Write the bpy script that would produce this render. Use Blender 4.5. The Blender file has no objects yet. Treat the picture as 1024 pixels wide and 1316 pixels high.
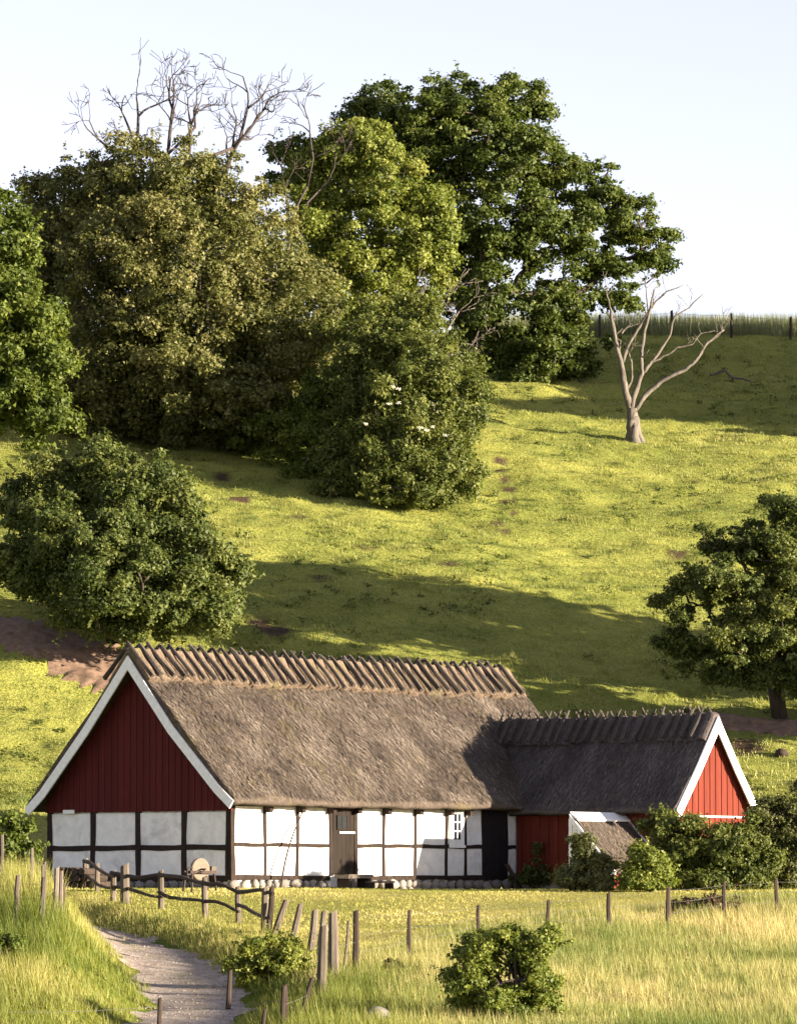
import bpy, bmesh, math, random
import numpy as np
from mathutils import Vector, Matrix

# ------------------------------------------------------------------ camera, sky, sun, exposure
FPX = 5850.0                       # focal length in pixels of a 1024 x 1316 picture
PITCH = math.atan(477 / FPX)
SUN_AZ = math.radians(20.0)        # from +X towards the camera
SUN_EL = math.radians(9.5)
SUN_STRENGTH = 5.0
SKY_STRENGTH = 0.068
EXPOSURE = 2.24

scene = bpy.context.scene
C = scene.collection
cam_data = bpy.data.cameras.new('camera')
cam = bpy.data.objects.new('camera', cam_data)
C.objects.link(cam)
cam_data.sensor_fit = 'VERTICAL'
cam_data.sensor_height = 24.0
cam_data.lens = FPX * 24.0 / 1316.0
cam_data.clip_start = 1.0
cam_data.clip_end = 8000.0
cam.location = (0, 0, 0)
cam.rotation_euler = (math.pi / 2 + PITCH, 0, 0)
scene.camera = cam

world = bpy.data.worlds.new('World')
scene.world = world
world.use_nodes = True
wn = world.node_tree.nodes
wl = world.node_tree.links
wn.clear()
sky = wn.new('ShaderNodeTexSky')
sky.sky_type = 'NISHITA'
sky.sun_disc = False
sky.sun_elevation = SUN_EL
sky.sun_rotation = math.radians(90) + SUN_AZ
sky.altitude = 60
sky.air_density = 0.72
sky.dust_density = 0.15
sky.ozone_density = 1.0
bg = wn.new('ShaderNodeBackground')
bg.inputs['Strength'].default_value = SKY_STRENGTH
wo = wn.new('ShaderNodeOutputWorld')
veil = wn.new('ShaderNodeHueSaturation')          # thin even cirrus veil: paler sky everywhere
veil.inputs['Saturation'].default_value = 0.48
wl.new(sky.outputs[0], veil.inputs['Color'])
tone = wn.new('ShaderNodeMix'); tone.data_type = 'RGBA'; tone.blend_type = 'MULTIPLY'
tone.inputs[0].default_value = 1.0; tone.inputs[7].default_value = (1.06, 0.965, 1.04, 1)
wl.new(veil.outputs[0], tone.inputs[6])
wl.new(tone.outputs[2], bg.inputs['Color'])
wl.new(bg.outputs[0], wo.inputs['Surface'])

sd = bpy.data.lights.new('sun', 'SUN')
sd.energy = SUN_STRENGTH
sd.angle = math.radians(0.5)
sd.color = (1.0, 0.86, 0.66)
sun = bpy.data.objects.new('sun', sd)
C.objects.link(sun)
SUND = Vector((math.cos(SUN_AZ) * math.cos(SUN_EL), -math.sin(SUN_AZ) * math.cos(SUN_EL), math.sin(SUN_EL)))
sun.rotation_euler = SUND.to_track_quat('Z', 'Y').to_euler()
sun.location = (60, -40, 60)

scene.view_settings.view_transform = 'Standard'
scene.view_settings.look = 'None'
scene.view_settings.gamma = 1.0
scene.view_settings.exposure = EXPOSURE
scene.view_settings.use_curve_mapping = False
scene.render.engine = 'CYCLES'
scene.cycles.max_bounces = 6
scene.cycles.transparent_max_bounces = 8
scene.cycles.use_denoising = True

RNG = np.random.default_rng(7)
random.seed(7)

# ------------------------------------------------------------------ picture geometry
cp, sp = math.cos(PITCH), math.sin(PITCH)
def P(px, py, Y):
    """world point seen at picture position (px, py) at distance Y"""
    u = (px - 512) / FPX; v = (658 - py) / FPX
    d = np.array([u, cp - v * sp, sp + v * cp])
    return d * (Y / d[1])

# ------------------------------------------------------------------ noise
_T = np.random.default_rng(3).random((256, 256))
def vnoise(x, y, o=0):
    x = np.asarray(x, float) + o * 17.31; y = np.asarray(y, float) + o * 7.77
    xi = np.floor(x).astype(int); yi = np.floor(y).astype(int)
    fx = x - xi; fy = y - yi
    fx = fx * fx * (3 - 2 * fx); fy = fy * fy * (3 - 2 * fy)
    a = _T[xi & 255, yi & 255]; b = _T[(xi + 1) & 255, yi & 255]
    c = _T[xi & 255, (yi + 1) & 255]; d = _T[(xi + 1) & 255, (yi + 1) & 255]
    return (a * (1 - fx) + b * fx) * (1 - fy) + (c * (1 - fx) + d * fx) * fy
def fbm(x, y, o=0, n=3):
    s = 0; a = 1; t = 0
    for i in range(n):
        s = s + a * vnoise(x * 2 ** i, y * 2 ** i, o + i); t += a; a *= .5
    return s / t
def noise3(p, sc, o=0):
    return (vnoise(p[:, 0] * sc, p[:, 1] * sc, o) + vnoise(p[:, 1] * sc, p[:, 2] * sc, o + 5) + vnoise(p[:, 2] * sc, p[:, 0] * sc, o + 9)) / 3

# ------------------------------------------------------------------ terrain
_ctl = []
for x in (-40, 0, 40): _ctl.append((x, -30, -1.8))
for x in (-40, 0, 40): _ctl += [(x, 5, -1.9), (x, 45, -3.2)]
for x in (-35, -8, 0, 8, 35): _ctl += [(x, 84, -2.62), (x, 100, -1.80), (x, 115, -0.92)]
for x in (-6, 0, 6, 14): _ctl.append((x, 126, -0.26))
for x, y, z in ((-30, 130, .6), (-14, 131, .0), (-5, 129.5, -.15), (8, 142.5, -.12), (-10, 135, .0), (3, 149, .15), (14, 138, -.02), (30, 138, .4), (9, 132, -.12)):
    _ctl.append((x, y, z))
for px, py, Y in ((-200, 1040, 150), (0, 1045, 150), (1024, 1045, 154), (1250, 1045, 154)):
    _ctl.append(tuple(P(px, py, Y)))
for px in (-350, 0, 180, 330, 512, 640, 768, 1024, 1400):
    off = np.interp(px, [-350, 0, 330, 540, 700, 850, 1024, 1400], [14, 13, 9, 7, 4, -1, 0, 0])
    for py, Y, k in ((925, 171, .15), (855, 180, .6), (728, 200, 1), (572, 231, 1.2), (468, 256, .9), (436, 263, .5)):
        _ctl.append(tuple(P(px, py, Y - off * k)))
for x in (-60, -25, 0, 25, 60): _ctl += [(x, 275, 32.8), (x, 300, 33.2), (x, 360, 33.4), (x, 480, 33)]
_ctl = np.array(_ctl)
def _tpsk(r2): return np.where(r2 > 1e-9, .5 * r2 * np.log(r2 + 1e-12), 0)
def _solve():
    n = len(_ctl); S = 1 / 50.
    q = _ctl[:, :2] * S
    r2 = ((q[:, None] - q[None]) ** 2).sum(-1)
    A = np.zeros((n + 3, n + 3)); A[:n, :n] = _tpsk(r2) + 2e-4 * np.eye(n)
    A[:n, n] = 1; A[:n, n + 1:] = q; A[n, :n] = 1; A[n + 1:, :n] = q.T
    b = np.zeros(n + 3); b[:n] = _ctl[:, 2]
    return np.linalg.solve(A, b)
_w = _solve()
def _tps(x, y):
    S = 1 / 50.
    q = _ctl[:, :2] * S
    sh = np.shape(x); X = np.ravel(x) * S; Y = np.ravel(y) * S
    out = np.empty(len(X))
    for i in range(0, len(X), 20000):
        a = X[i:i + 20000]; b = Y[i:i + 20000]
        r2 = (a[:, None] - q[None, :, 0]) ** 2 + (b[:, None] - q[None, :, 1]) ** 2
        out[i:i + 20000] = _tpsk(r2) @ _w[:-3] + _w[-3] + a * _w[-2] + b * _w[-1]
    return out.reshape(sh)
def sstep(a, b, x):
    t = np.clip((x - a) / (b - a), 0, 1); return t * t * (3 - 2 * t)
# coarse table of the smooth ground, then bilinear: fast for millions of look-ups
_gx = np.arange(-90, 90.01, 1.0); _gy = np.arange(-40, 480.01, 1.0)
_G = _tps(*np.meshgrid(_gx, _gy, indexing='ij'))
_G = np.where(_gy[None, :] > 400, _G * (1 - sstep(400, 480, _gy))[None, :] + 33 * sstep(400, 480, _gy)[None, :], _G)
def smooth_z(x, y):
    x = np.clip(np.asarray(x, float), -89.9, 89.9); y = np.clip(np.asarray(y, float), -39.9, 479.9)
    i = np.floor(x + 90).astype(int); j = np.floor(y + 40).astype(int)
    fx = x + 90 - i; fy = y + 40 - j
    return (_G[i, j] * (1 - fx) + _G[i + 1, j] * fx) * (1 - fy) + (_G[i, j + 1] * (1 - fx) + _G[i + 1, j + 1] * fx) * fy
_TD = None                      # hollow of the track, filled in below
def gz(x, y):
    x = np.asarray(x, float); y = np.asarray(y, float)
    z = smooth_z(x, y)
    bank = np.exp(-(np.maximum(0, np.abs(x + 10.0 - .085 * (106 - y)) - 1.6) / 1.3) ** 2 - ((y - 103) / 12) ** 2)
    z = z + 1.5 * bank
    if _TD is not None:
        i = np.clip(((x + 20) * 4), 0, 99.9); j = np.clip((y - 75) * 4, 0, 219.9)
        z = z - np.where((x > -20) & (x < 5) & (y > 75) & (y < 130), _TD[i.astype(int), j.astype(int)], 0)
    hill = sstep(150, 168, y) * (1 - sstep(262, 275, y))
    lump = (fbm(x / 4.2, y / 3.0, 1) - .5) * .55 + (fbm(x / 1.15, y / 0.75, 4) - .5) * .42
    terr = np.sin(z * 5.2 + 3 * fbm(x / 7, y / 7, 8)) * .055
    z = z + hill * (lump + terr)
    z = z + (1 - hill) * sstep(60, 80, y) * (1 - sstep(110, 126, y)) * (fbm(x / 2.2, y / 2.2, 12) - .5) * .18
    return z
_Ys = np.linspace(70, 330, 5200)
def G(px, py):
    """where the sight line through (px, py) meets the ground"""
    d = P(px, py, 1.0)
    Z = gz(d[0] * _Ys, _Ys)
    k = np.argmax(d[2] * _Ys < Z)
    if not (d[2] * _Ys < Z).any(): k = len(_Ys) - 1
    Y = _Ys[k]
    return np.array([d[0] * Y, Y, float(gz(d[0] * Y, Y))])

# ------------------------------------------------------------------ house frame (needed to keep grass out of it)
HA = math.radians(42)
HN = P(297, 1131, 130.0)
EX = np.array([math.sin(HA), math.cos(HA), 0]); EY = np.array([-math.cos(HA), math.sin(HA), 0])
def hloc(x, y):
    dx = x - HN[0]; dy = y - HN[1]
    return dx * EX[0] + dy * EX[1], dx * EY[0] + dy * EY[1]
def in_house(x, y):
    s, t = hloc(x, y)
    a = (s > -.25) & (s < 17.5) & (t > -.25) & (t < 7.7)
    b = (s > 12.3) & (s < 15.9) & (t > -6.4) & (t < .1)
    c = (s > 9.9) & (s < 12.5) & (t > -6.0) & (t < -4.2)
    return a | b | c

# ------------------------------------------------------------------ node helpers / materials
def newmat(name):
    m = bpy.data.materials.new(name); m.use_nodes = True
    nt = m.node_tree; nt.nodes.clear()
    out = nt.nodes.new('ShaderNodeOutputMaterial')
    return m, nt, out
def ramp(nt, fac, stops):
    r = nt.nodes.new('ShaderNodeValToRGB')
    e = r.color_ramp.elements
    while len(e) < len(stops): e.new(.5)
    for i, (p, c) in enumerate(stops):
        e[i].position = p; e[i].color = (*c, 1)
    nt.links.new(fac, r.inputs[0])
    return r.outputs[0]
def noise(nt, scale, detail=4, rough=.6, vec=None, dist=0):
    n = nt.nodes.new('ShaderNodeTexNoise')
    n.inputs['Scale'].default_value = scale; n.inputs['Detail'].default_value = detail
    n.inputs['Roughness'].default_value = rough; n.inputs['Distortion'].default_value = dist
    if vec is not None: nt.links.new(vec, n.inputs['Vector'])
    return n.outputs[0]
def coord(nt, scale=(1, 1, 1), kind='Object'):
    t = nt.nodes.new('ShaderNodeTexCoord'); m = nt.nodes.new('ShaderNodeMapping')
    m.inputs['Scale'].default_value = scale
    nt.links.new(t.outputs[kind], m.inputs[0])
    return m.outputs[0]
def mixc(nt, fac, a, b, mode='MIX'):
    m = nt.nodes.new('ShaderNodeMix'); m.data_type = 'RGBA'; m.blend_type = mode
    for s, v in ((m.inputs[0], fac), (m.inputs[6], a), (m.inputs[7], b)):
        if isinstance(v, (int, float)): s.default_value = v
        elif isinstance(v, tuple): s.default_value = (*v, 1)
        else: nt.links.new(v, s)
    return m.outputs[2]
def bump(nt, h, strength=.4, dist=.02):
    b = nt.nodes.new('ShaderNodeBump'); b.inputs['Strength'].default_value = strength; b.inputs['Distance'].default_value = dist
    nt.links.new(h, b.inputs['Height']); return b.outputs[0]
def principled(nt, out, col, rough=.8, spec=.3, normal=None):
    p = nt.nodes.new('ShaderNodeBsdfPrincipled')
    if isinstance(col, tuple): p.inputs['Base Color'].default_value = (*col, 1)
    else: nt.links.new(col, p.inputs['Base Color'])
    p.inputs['Roughness'].default_value = rough
    p.inputs['Specular IOR Level'].default_value = spec
    if normal is not None: nt.links.new(normal, p.inputs['Normal'])
    nt.links.new(p.outputs[0], out.inputs[0]); return p

def m_simple(name, c0, c1, scale=6, stretch=(1, 1, 1), rough=.85, bstr=.4, bdist=.01, spec=.2, rnd=0.0):
    m, nt, out = newmat(name)
    v = coord(nt, stretch)
    n = noise(nt, scale, 6, .65, v)
    col = ramp(nt, n, [(.3, c0), (.7, c1)])
    if rnd:
        oi = nt.nodes.new('ShaderNodeObjectInfo')
        k = nt.nodes.new('ShaderNodeMapRange'); k.inputs[3].default_value = 1 - rnd; k.inputs[4].default_value = 1 + rnd
        nt.links.new(oi.outputs['Random'], k.inputs[0])
        h = nt.nodes.new('ShaderNodeHueSaturation'); nt.links.new(k.outputs[0], h.inputs['Value']); nt.links.new(col, h.inputs['Color'])
        col = h.outputs[0]
    principled(nt, out, col, rough, spec, bump(nt, n, bstr, bdist))
    return m

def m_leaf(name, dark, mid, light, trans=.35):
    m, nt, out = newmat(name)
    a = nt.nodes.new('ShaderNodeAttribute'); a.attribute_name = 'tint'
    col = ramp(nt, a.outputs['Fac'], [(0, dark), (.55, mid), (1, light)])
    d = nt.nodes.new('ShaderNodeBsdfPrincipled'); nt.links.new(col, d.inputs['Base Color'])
    d.inputs['Roughness'].default_value = .55; d.inputs['Specular IOR Level'].default_value = .25
    t = nt.nodes.new('ShaderNodeBsdfTranslucent')
    tc = mixc(nt, 1.0, col, (1.0, 1.0, .55), 'MULTIPLY'); nt.links.new(tc, t.inputs[0])
    mx = nt.nodes.new('ShaderNodeMixShader'); mx.inputs[0].default_value = trans
    nt.links.new(d.outputs[0], mx.inputs[1]); nt.links.new(t.outputs[0], mx.inputs[2])
    nt.links.new(mx.outputs[0], out.inputs[0])
    return m

M = {}
def m_plaster():
    m, nt, out = newmat('white limewash plaster')
    v = coord(nt, kind='Object'); n = noise(nt, 3.2, 6, .65, v); n2 = noise(nt, 1.1, 7, .75, v, .6); n3 = noise(nt, 11, 4, .7, v)
    col = ramp(nt, n, [(.3, (.62, .61, .59)), (.7, (.80, .79, .76))])
    col = mixc(nt, ramp(nt, n2, [(.52, (0, 0, 0)), (.68, (.75, .75, .75))]), col, (.46, .45, .44))
    col = mixc(nt, ramp(nt, n3, [(.70, (0, 0, 0)), (.80, (.8, .8, .8))]), col, (.34, .31, .28))
    principled(nt, out, col, .95, .15, bump(nt, n, .7, .03))
    return m
M['plaster'] = m_plaster()
M['timber'] = m_simple('tarred timber', (0.0099, 0.0072, 0.00585), (0.03375, 0.02025, 0.0144), 9, (1, 1, .25), bstr=.6)
M['tar'] = m_simple('black tar planks', (0.007, 0.0063, 0.007), (0.0196, 0.0154, 0.0154), 9, (4, 4, .3), bstr=.6)
M['red'] = m_simple('shade darkened red gable boards', (.055, .0085, .0085), (.085, .0125, .011), 7, (3, 3, .25), rough=.9, bstr=.5, rnd=.16)  # main gable red deepened so the colour itself carries the shade
M['red_annex'] = m_simple('sun brightened red annex boards', (.095, .0155, .0095), (.135, .0255, .0135), 7, (3, 3, .25), rough=.9, bstr=.5, rnd=.14)  # annex red raised towards orange to stand in for low sun on its gable
M['white'] = m_simple('white painted board', (.66, .66, .64), (.82, .82, .80), 8, (1, 1, 1), rough=.6, bstr=.2)
M['door'] = m_simple('brown weathered door', (.009, .006, .004), (.020, .0135, .0095), 8, (3, 3, .2), bstr=.5, rnd=.15)
M['glass'] = m_simple('dark window glass', (.01, .012, .015), (.02, .022, .026), 3, rough=.08, bstr=.05, spec=.6)
M['stone'] = m_simple('field stone', (0.1224, 0.1102, 0.101), (0.257, 0.2326, 0.2081), 5, bstr=.6, bdist=.02, rnd=.3)
M['post'] = m_simple('weathered grey wood', (0.063, 0.0483, 0.0378), (0.1512, 0.126, 0.1008), 9, (1, 1, .15), bstr=.8, bdist=.015, rnd=.2)
M['darkpost'] = m_simple('dark fence post wood', (0.025, 0.0175, 0.014), (0.06, 0.0425, 0.0325), 9, (1, 1, .2), bstr=.6, rnd=.2)
M['wire'] = m_simple('dull fence wire', (0.1, 0.096, 0.092), (0.152, 0.144, 0.136), 20, rough=.5, bstr=.1)
M['bark'] = m_simple('dark bark', (0.021, 0.0168, 0.0132), (0.066, 0.051, 0.039), 4, (1, 1, .3), bstr=1, bdist=.04)
M['palebark'] = m_simple('bleached dead wood', (.055, .046, .038), (.175, .152, .125), 7, (1, 1, .22), bstr=1, bdist=.06)
M['bare'] = m_simple('bare branch bark', (0.0324, 0.0252, 0.0216), (0.0684, 0.054, 0.0468), 5, bstr=.5)
M['stick'] = m_simple('oak ridge stick', (.026, .021, .018), (.082, .067, .056), 10, (2, 2, 2), bstr=.7, rnd=.35)
M['gritstone'] = m_simple('grindstone', (0.114, 0.0912, 0.0684), (0.1748, 0.1444, 0.114), 12, bstr=.5)
M['sod'] = m_simple('bare eroded soil', (0.096, 0.0624, 0.0432), (0.2496, 0.1632, 0.1152), 3, bstr=.8, bdist=.04)
M['paleflower'] = m_simple('cream flower umbel', (.55, .53, .42), (.75, .72, .6), 6)

def m_thatch(name, c0, c1, c2, moss):
    m, nt, out = newmat(name)
    v = coord(nt, (1, 1, 1))
    fine = noise(nt, 22, 5, .7, coord(nt, (1.0, .35, .35)))
    big = noise(nt, .9, 4, .6, v)
    col = ramp(nt, fine, [(.28, c0), (.52, c1), (.78, c2)])
    ms = ramp(nt, big, [(.55, (0, 0, 0)), (.70, (.65, .65, .65))])
    col = mixc(nt, ms, col, moss)
    principled(nt, out, col, .95, .1, bump(nt, fine, 1.0, .05))
    return m
M['thatch'] = m_thatch('old reed thatch', (0.03306, 0.02558, 0.02104), (0.09135, 0.07077, 0.05664), (0.174, 0.1433, 0.1173), (0.1131, 0.09208, 0.02913))
M['capthatch'] = m_thatch('straw ridge cap', (0.07722, 0.05291, 0.03736), (0.1673, 0.1223, 0.08827), (0.2445, 0.1917, 0.1359), (0.1416, 0.1257, 0.05434))
M['straw'] = m_leaf('loose straw', (0.02436, 0.01876, 0.01537), (0.1027, 0.08185, 0.06554), (0.2871, 0.2387, 0.1942), .1)
M['grey_straw'] = m_leaf('loose grey straw', (0.03, 0.0252, 0.024), (0.09, 0.0792, 0.0768), (0.204, 0.18, 0.168), .1)
M['cap_straw'] = m_leaf('loose ridge straw', (0.0504, 0.03584, 0.028), (0.168, 0.1254, 0.09184), (0.3472, 0.28, 0.2072), .1)
M['grey_thatch'] = m_thatch('grey annex thatch', (0.0435, 0.03654, 0.03654), (0.09134, 0.07656, 0.07482), (0.1478, 0.1261, 0.1218), (0.0783, 0.07394, 0.0522))

def m_ground():
    m, nt, out = newmat('meadow ground')
    a = nt.nodes.new('ShaderNodeAttribute'); a.attribute_name = 'gcol'
    v = coord(nt)
    n1 = noise(nt, 1.1, 6, .7, v); n2 = noise(nt, 7, 5, .7, v)
    f = ramp(nt, n1, [(.30, (.76, .80, .74)), (.5, (1, 1, 1)), (.72, (1.12, 1.06, .95))])
    g = ramp(nt, n2, [(.3, (.55, .58, .5)), (.6, (1.12, 1.1, 1.05))])
    col = mixc(nt, 1.0, a.outputs['Color'], f, 'MULTIPLY')
    col = mixc(nt, 1.0, col, g, 'MULTIPLY')
    principled(nt, out, col, .95, .05, bump(nt, n2, 1.0, .12))
    return m
M['ground'] = m_ground()
def m_gravel():
    m, nt, out = newmat('gravel track')
    v = coord(nt)
    vo = nt.nodes.new('ShaderNodeTexVoronoi'); vo.inputs['Scale'].default_value = 16; nt.links.new(v, vo.inputs[0])
    n = noise(nt, 2.0, 6, .7, v)
    c = ramp(nt, n, [(.3, (.20, .155, .125)), (.55, (.31, .26, .225)), (.75, (.36, .315, .28))])
    bw = nt.nodes.new('ShaderNodeRGBToBW'); nt.links.new(vo.outputs['Color'], bw.inputs[0])
    c = mixc(nt, .45, c, bw.outputs[0], 'SOFT_LIGHT')
    principled(nt, out, c, .95, .1, bump(nt, vo.outputs[0], .3, .02))
    return m
M['gravel'] = m_gravel()

M['leaf_oak'] = m_leaf('oak leaves', (0.02816, 0.04352, 0.00768), (0.07168, 0.09984, 0.01664), (0.16, 0.1792, 0.0384), .38)
M['leaf_round'] = m_leaf('olive hawthorn leaves', (0.04424, 0.05115, 0.01382), (0.1106, 0.1189, 0.03041), (0.2419, 0.2212, 0.08571), .38)
M['leaf_maple'] = m_leaf('maple leaves', (0.03584, 0.05632, 0.00896), (0.09472, 0.128, 0.02048), (0.192, 0.2176, 0.04352), .42)
M['leaf_ash'] = m_leaf('ash leaves', (0.0713, 0.1012, 0.0161), (0.1725, 0.2047, 0.0368), (0.3105, 0.3162, 0.08625), .45)
M['leaf_shrub'] = m_leaf('shrub leaves', (0.0384, 0.05376, 0.01152), (0.1024, 0.1254, 0.0256), (0.2112, 0.2176, 0.06144), .4)
M['leaf_dark'] = m_leaf('dark hedge leaves', (0.03072, 0.04608, 0.01152), (0.08192, 0.1075, 0.02432), (0.1792, 0.192, 0.0512), .4)
M['leaf_fresh'] = m_leaf('fresh green leaves', (0.04608, 0.07168, 0.01152), (0.1254, 0.16, 0.0256), (0.256, 0.2752, 0.05888), .45)
M['leaf_dusty'] = m_leaf('dusty grey green leaves', (0.0512, 0.05888, 0.0192), (0.1216, 0.1306, 0.04224), (0.2368, 0.224, 0.0896), .38)
M['leaf_brown'] = m_leaf('withered brown leaves', (0.036, 0.021, 0.012), (0.084, 0.051, 0.03), (0.132, 0.09, 0.054), .2)
M['g_hill'] = m_leaf('hill pasture grass', (.095, .132, .030), (.245, .262, .062), (.38, .37, .13), .42)
M['g_lawn'] = m_leaf('cut lawn grass', (0.1812, 0.2175, 0.03625), (0.3987, 0.3806, 0.09062), (0.6525, 0.5619, 0.2175), .4)
M['g_field'] = m_leaf('tall ripe meadow grass', (.13, .17, .035), (.35, .33, .12), (.54, .44, .21), .4)
M['g_bank'] = m_leaf('lush bank grass', (.085, .12, .016), (.21, .225, .04), (.40, .36, .13), .45)
M['g_crop'] = m_leaf('rye crop', (.10, .13, .05), (.20, .22, .10), (.32, .31, .17), .35)

# ------------------------------------------------------------------ object helpers
def tag(o, label=None, cat=None, group=None, kind=None):
    if label: o['label'] = label
    if cat: o['category'] = cat
    if group: o['group'] = group
    if kind: o['kind'] = kind
    return o
def link(name, me, mat, parent=None):
    o = bpy.data.objects.new(name, me); C.objects.link(o)
    if mat is not None and len(me.materials) == 0: me.materials.append(mat)
    if parent is not None: o.parent = parent
    return o
def empty(name, loc=(0, 0, 0), rz=0):
    o = bpy.data.objects.new(name, None); C.objects.link(o)
    o.empty_display_size = .2; o.location = loc; o.rotation_euler = (0, 0, rz)
    return o
def np_mesh(name, V, F, tint=None, smooth=False):
    """V (n,3); F list of (m,k) index arrays"""
    me = bpy.data.meshes.new(name)
    V = np.asarray(V, np.float32)
    me.vertices.add(len(V)); me.vertices.foreach_set('co', V.ravel())
    F = [np.asarray(f, np.int32) for f in F if len(f)]
    tot = np.concatenate([np.full(len(f), f.shape[1], np.int32) for f in F])
    idx = np.concatenate([f.ravel() for f in F])
    st = np.concatenate([[0], np.cumsum(tot)[:-1]]).astype(np.int32)
    me.loops.add(len(idx)); me.loops.foreach_set('vertex_index', idx)
    me.polygons.add(len(tot)); me.polygons.foreach_set('loop_start', st)
    try: me.polygons.foreach_set('loop_total', tot)
    except Exception: pass
    me.update(calc_edges=True)
    if tint is not None:
        a = me.attributes.new('tint', 'FLOAT', 'FACE'); a.data.foreach_set('value', np.asarray(tint, np.float32))
    if smooth: me.polygons.foreach_set('use_smooth', np.ones(len(tot), bool))
    return me
def s_depth(o, L):
    # the axis that runs into the wall stays true: y for the front, x for the gable
    return BEAM_DEPTH
BEAM_DEPTH = 1
class MB:
    def __init__(s): s.v = []; s.f = []
    def add(s, vs, fs):
        n = len(s.v); s.v += [tuple(v) for v in vs]; s.f += [tuple(i + n for i in f) for f in fs]; return s
    def box(s, a, b, j=0.0):
        x0, y0, z0 = a; x1, y1, z1 = b
        vs = [(x0, y0, z0), (x1, y0, z0), (x1, y1, z0), (x0, y1, z0), (x0, y0, z1), (x1, y0, z1), (x1, y1, z1), (x0, y1, z1)]
        if j: vs = [tuple(c + random.uniform(-j, j) for c in v) for v in vs]
        return s.add(vs, [(0, 3, 2, 1), (4, 5, 6, 7), (0, 1, 5, 4), (1, 2, 6, 5), (2, 3, 7, 6), (3, 0, 4, 7)])
    def beam(s, a, b, amp=.016, n=7):
        """hand-hewn timber: a box along its longest side whose edges wander"""
        a = list(a); b = list(b); L = [b[i] - a[i] for i in range(3)]; k = L.index(max(L)); o = [i for i in range(3) if i != k]
        base = len(s.v); ph = [random.uniform(0, 6.3) for _ in range(4)]
        for i in range(n):
            t = i / (n - 1); c = [0, 0, 0]
            sh = amp * math.sin(ph[0] + t * 4.2); wd = 1 + .10 * math.sin(ph[1] + t * 7) + random.uniform(-.05, .05)
            for (p, q) in ((0, 0), (1, 0), (1, 1), (0, 1)):
                v = [0, 0, 0]; v[k] = a[k] + L[k] * t
                for ax, pq in ((o[0], p), (o[1], q)):
                    m = (a[ax] + b[ax]) / 2; h = (b[ax] - a[ax]) / 2
                    if ax == s_depth(o, L): v[ax] = m + h * (1 if pq else -1)
                    else: v[ax] = m + sh + h * wd * (1 if pq else -1)
                s.v.append(tuple(v))
        for i in range(n - 1):
            for j in range(4):
                q = base + i * 4; s.f.append((q + j, q + (j + 1) % 4, q + 4 + (j + 1) % 4, q + 4 + j))
        s.f.append(tuple(base + j for j in (3, 2, 1, 0))); e = base + (n - 1) * 4; s.f.append(tuple(e + j for j in range(4)))
        return s
    def tube(s, pts, rs, n=6, wob=0.0):
        pts = [Vector(p) for p in pts]
        if not hasattr(rs, '__len__'): rs = [rs] * len(pts)
        base = len(s.v); ref = None
        for i, p in enumerate(pts):
            d = (pts[min(i + 1, len(pts) - 1)] - pts[max(i - 1, 0)])
            d = d.normalized() if d.length > 1e-9 else Vector((0, 0, 1))
            if ref is None: ref = Vector((1, 0, 0)) if abs(d.x) < .8 else Vector((0, 1, 0))
            a = (ref - d * ref.dot(d)).normalized(); b = d.cross(a); ref = a
            for k in range(n):
                t = 2 * math.pi * k / n; r = rs[i] * (1 + random.uniform(-wob, wob))
                s.v.append(tuple(p + (a * math.cos(t) + b * math.sin(t)) * r))
        for i in range(len(pts) - 1):
            for k in range(n):
                q = base + i * n
                s.f.append((q + k, q + (k + 1) % n, q + n + (k + 1) % n, q + n + k))
        s.f.append(tuple(base + k for k in reversed(range(n))))
        e = base + (len(pts) - 1) * n
        s.f.append(tuple(e + k for k in range(n)))
        return s
    def prism(s, poly, ext):
        """poly: list of 3-d points, ext: extrusion vector"""
        n = len(poly); e = Vector(ext)
        vs = [tuple(Vector(p)) for p in poly] + [tuple(Vector(p) + e) for p in poly]
        return s.add(vs, [tuple(range(n)), tuple(reversed(range(n, 2 * n)))] + [(i, n + i, n + (i + 1) % n, (i + 1) % n) for i in range(n)])
    def mesh(s, name, smooth=False):
        me = bpy.data.meshes.new(name); me.from_pydata(s.v, [], s.f)
        bm = bmesh.new(); bm.from_mesh(me); bmesh.ops.recalc_face_normals(bm, faces=bm.faces); bm.to_mesh(me); bm.free()
        if smooth: me.polygons.foreach_set('use_smooth', np.ones(len(me.polygons), bool))
        return me
    def build(s, name, mat, parent=None, smooth=False):
        return link(name, s.mesh(name, smooth), mat, parent)

# ------------------------------------------------------------------ ground sheet
TRACK_PX = [(140, 1352), (226, 1302), (256, 1266), (230, 1233), (184, 1206), (126, 1186), (40, 1171), (-60, 1163)]
def Gs(px, py):
    d = P(px, py, 1.0); k = np.argmax(d[2] * _Ys < smooth_z(d[0] * _Ys, _Ys)); return np.array([d[0] * _Ys[k], _Ys[k]])
TRACK = np.array([Gs(*p) for p in TRACK_PX])
def polyline(pts, n=20):
    """smooth (Catmull-Rom) resample"""
    p = np.vstack([2 * pts[0] - pts[1], pts, 2 * pts[-1] - pts[-2]]); out = []
    for i in range(1, len(p) - 2):
        for t in np.linspace(0, 1, n, endpoint=False):
            a, b, c, d = p[i - 1:i + 3]
            out.append(.5 * (2 * b + (c - a) * t + (2 * a - 5 * b + 4 * c - d) * t * t + (3 * b - a - 3 * c + d) * t ** 3))
    out.append(pts[-1]); return np.array(out)
TRACK_L = polyline(TRACK, 14)
PATH_A = polyline(np.array([G(*p)[:2] for p in [(-160, 792), (-40, 800), (40, 815), (105, 845), (150, 868), (250, 900)]]), 16)
PATH_B = polyline(np.array([G(*p)[:2] for p in [(905, 926), (960, 930), (1024, 936), (1180, 945)]]), 10)
PATH_L = np.vstack([PATH_A, PATH_B])
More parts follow.
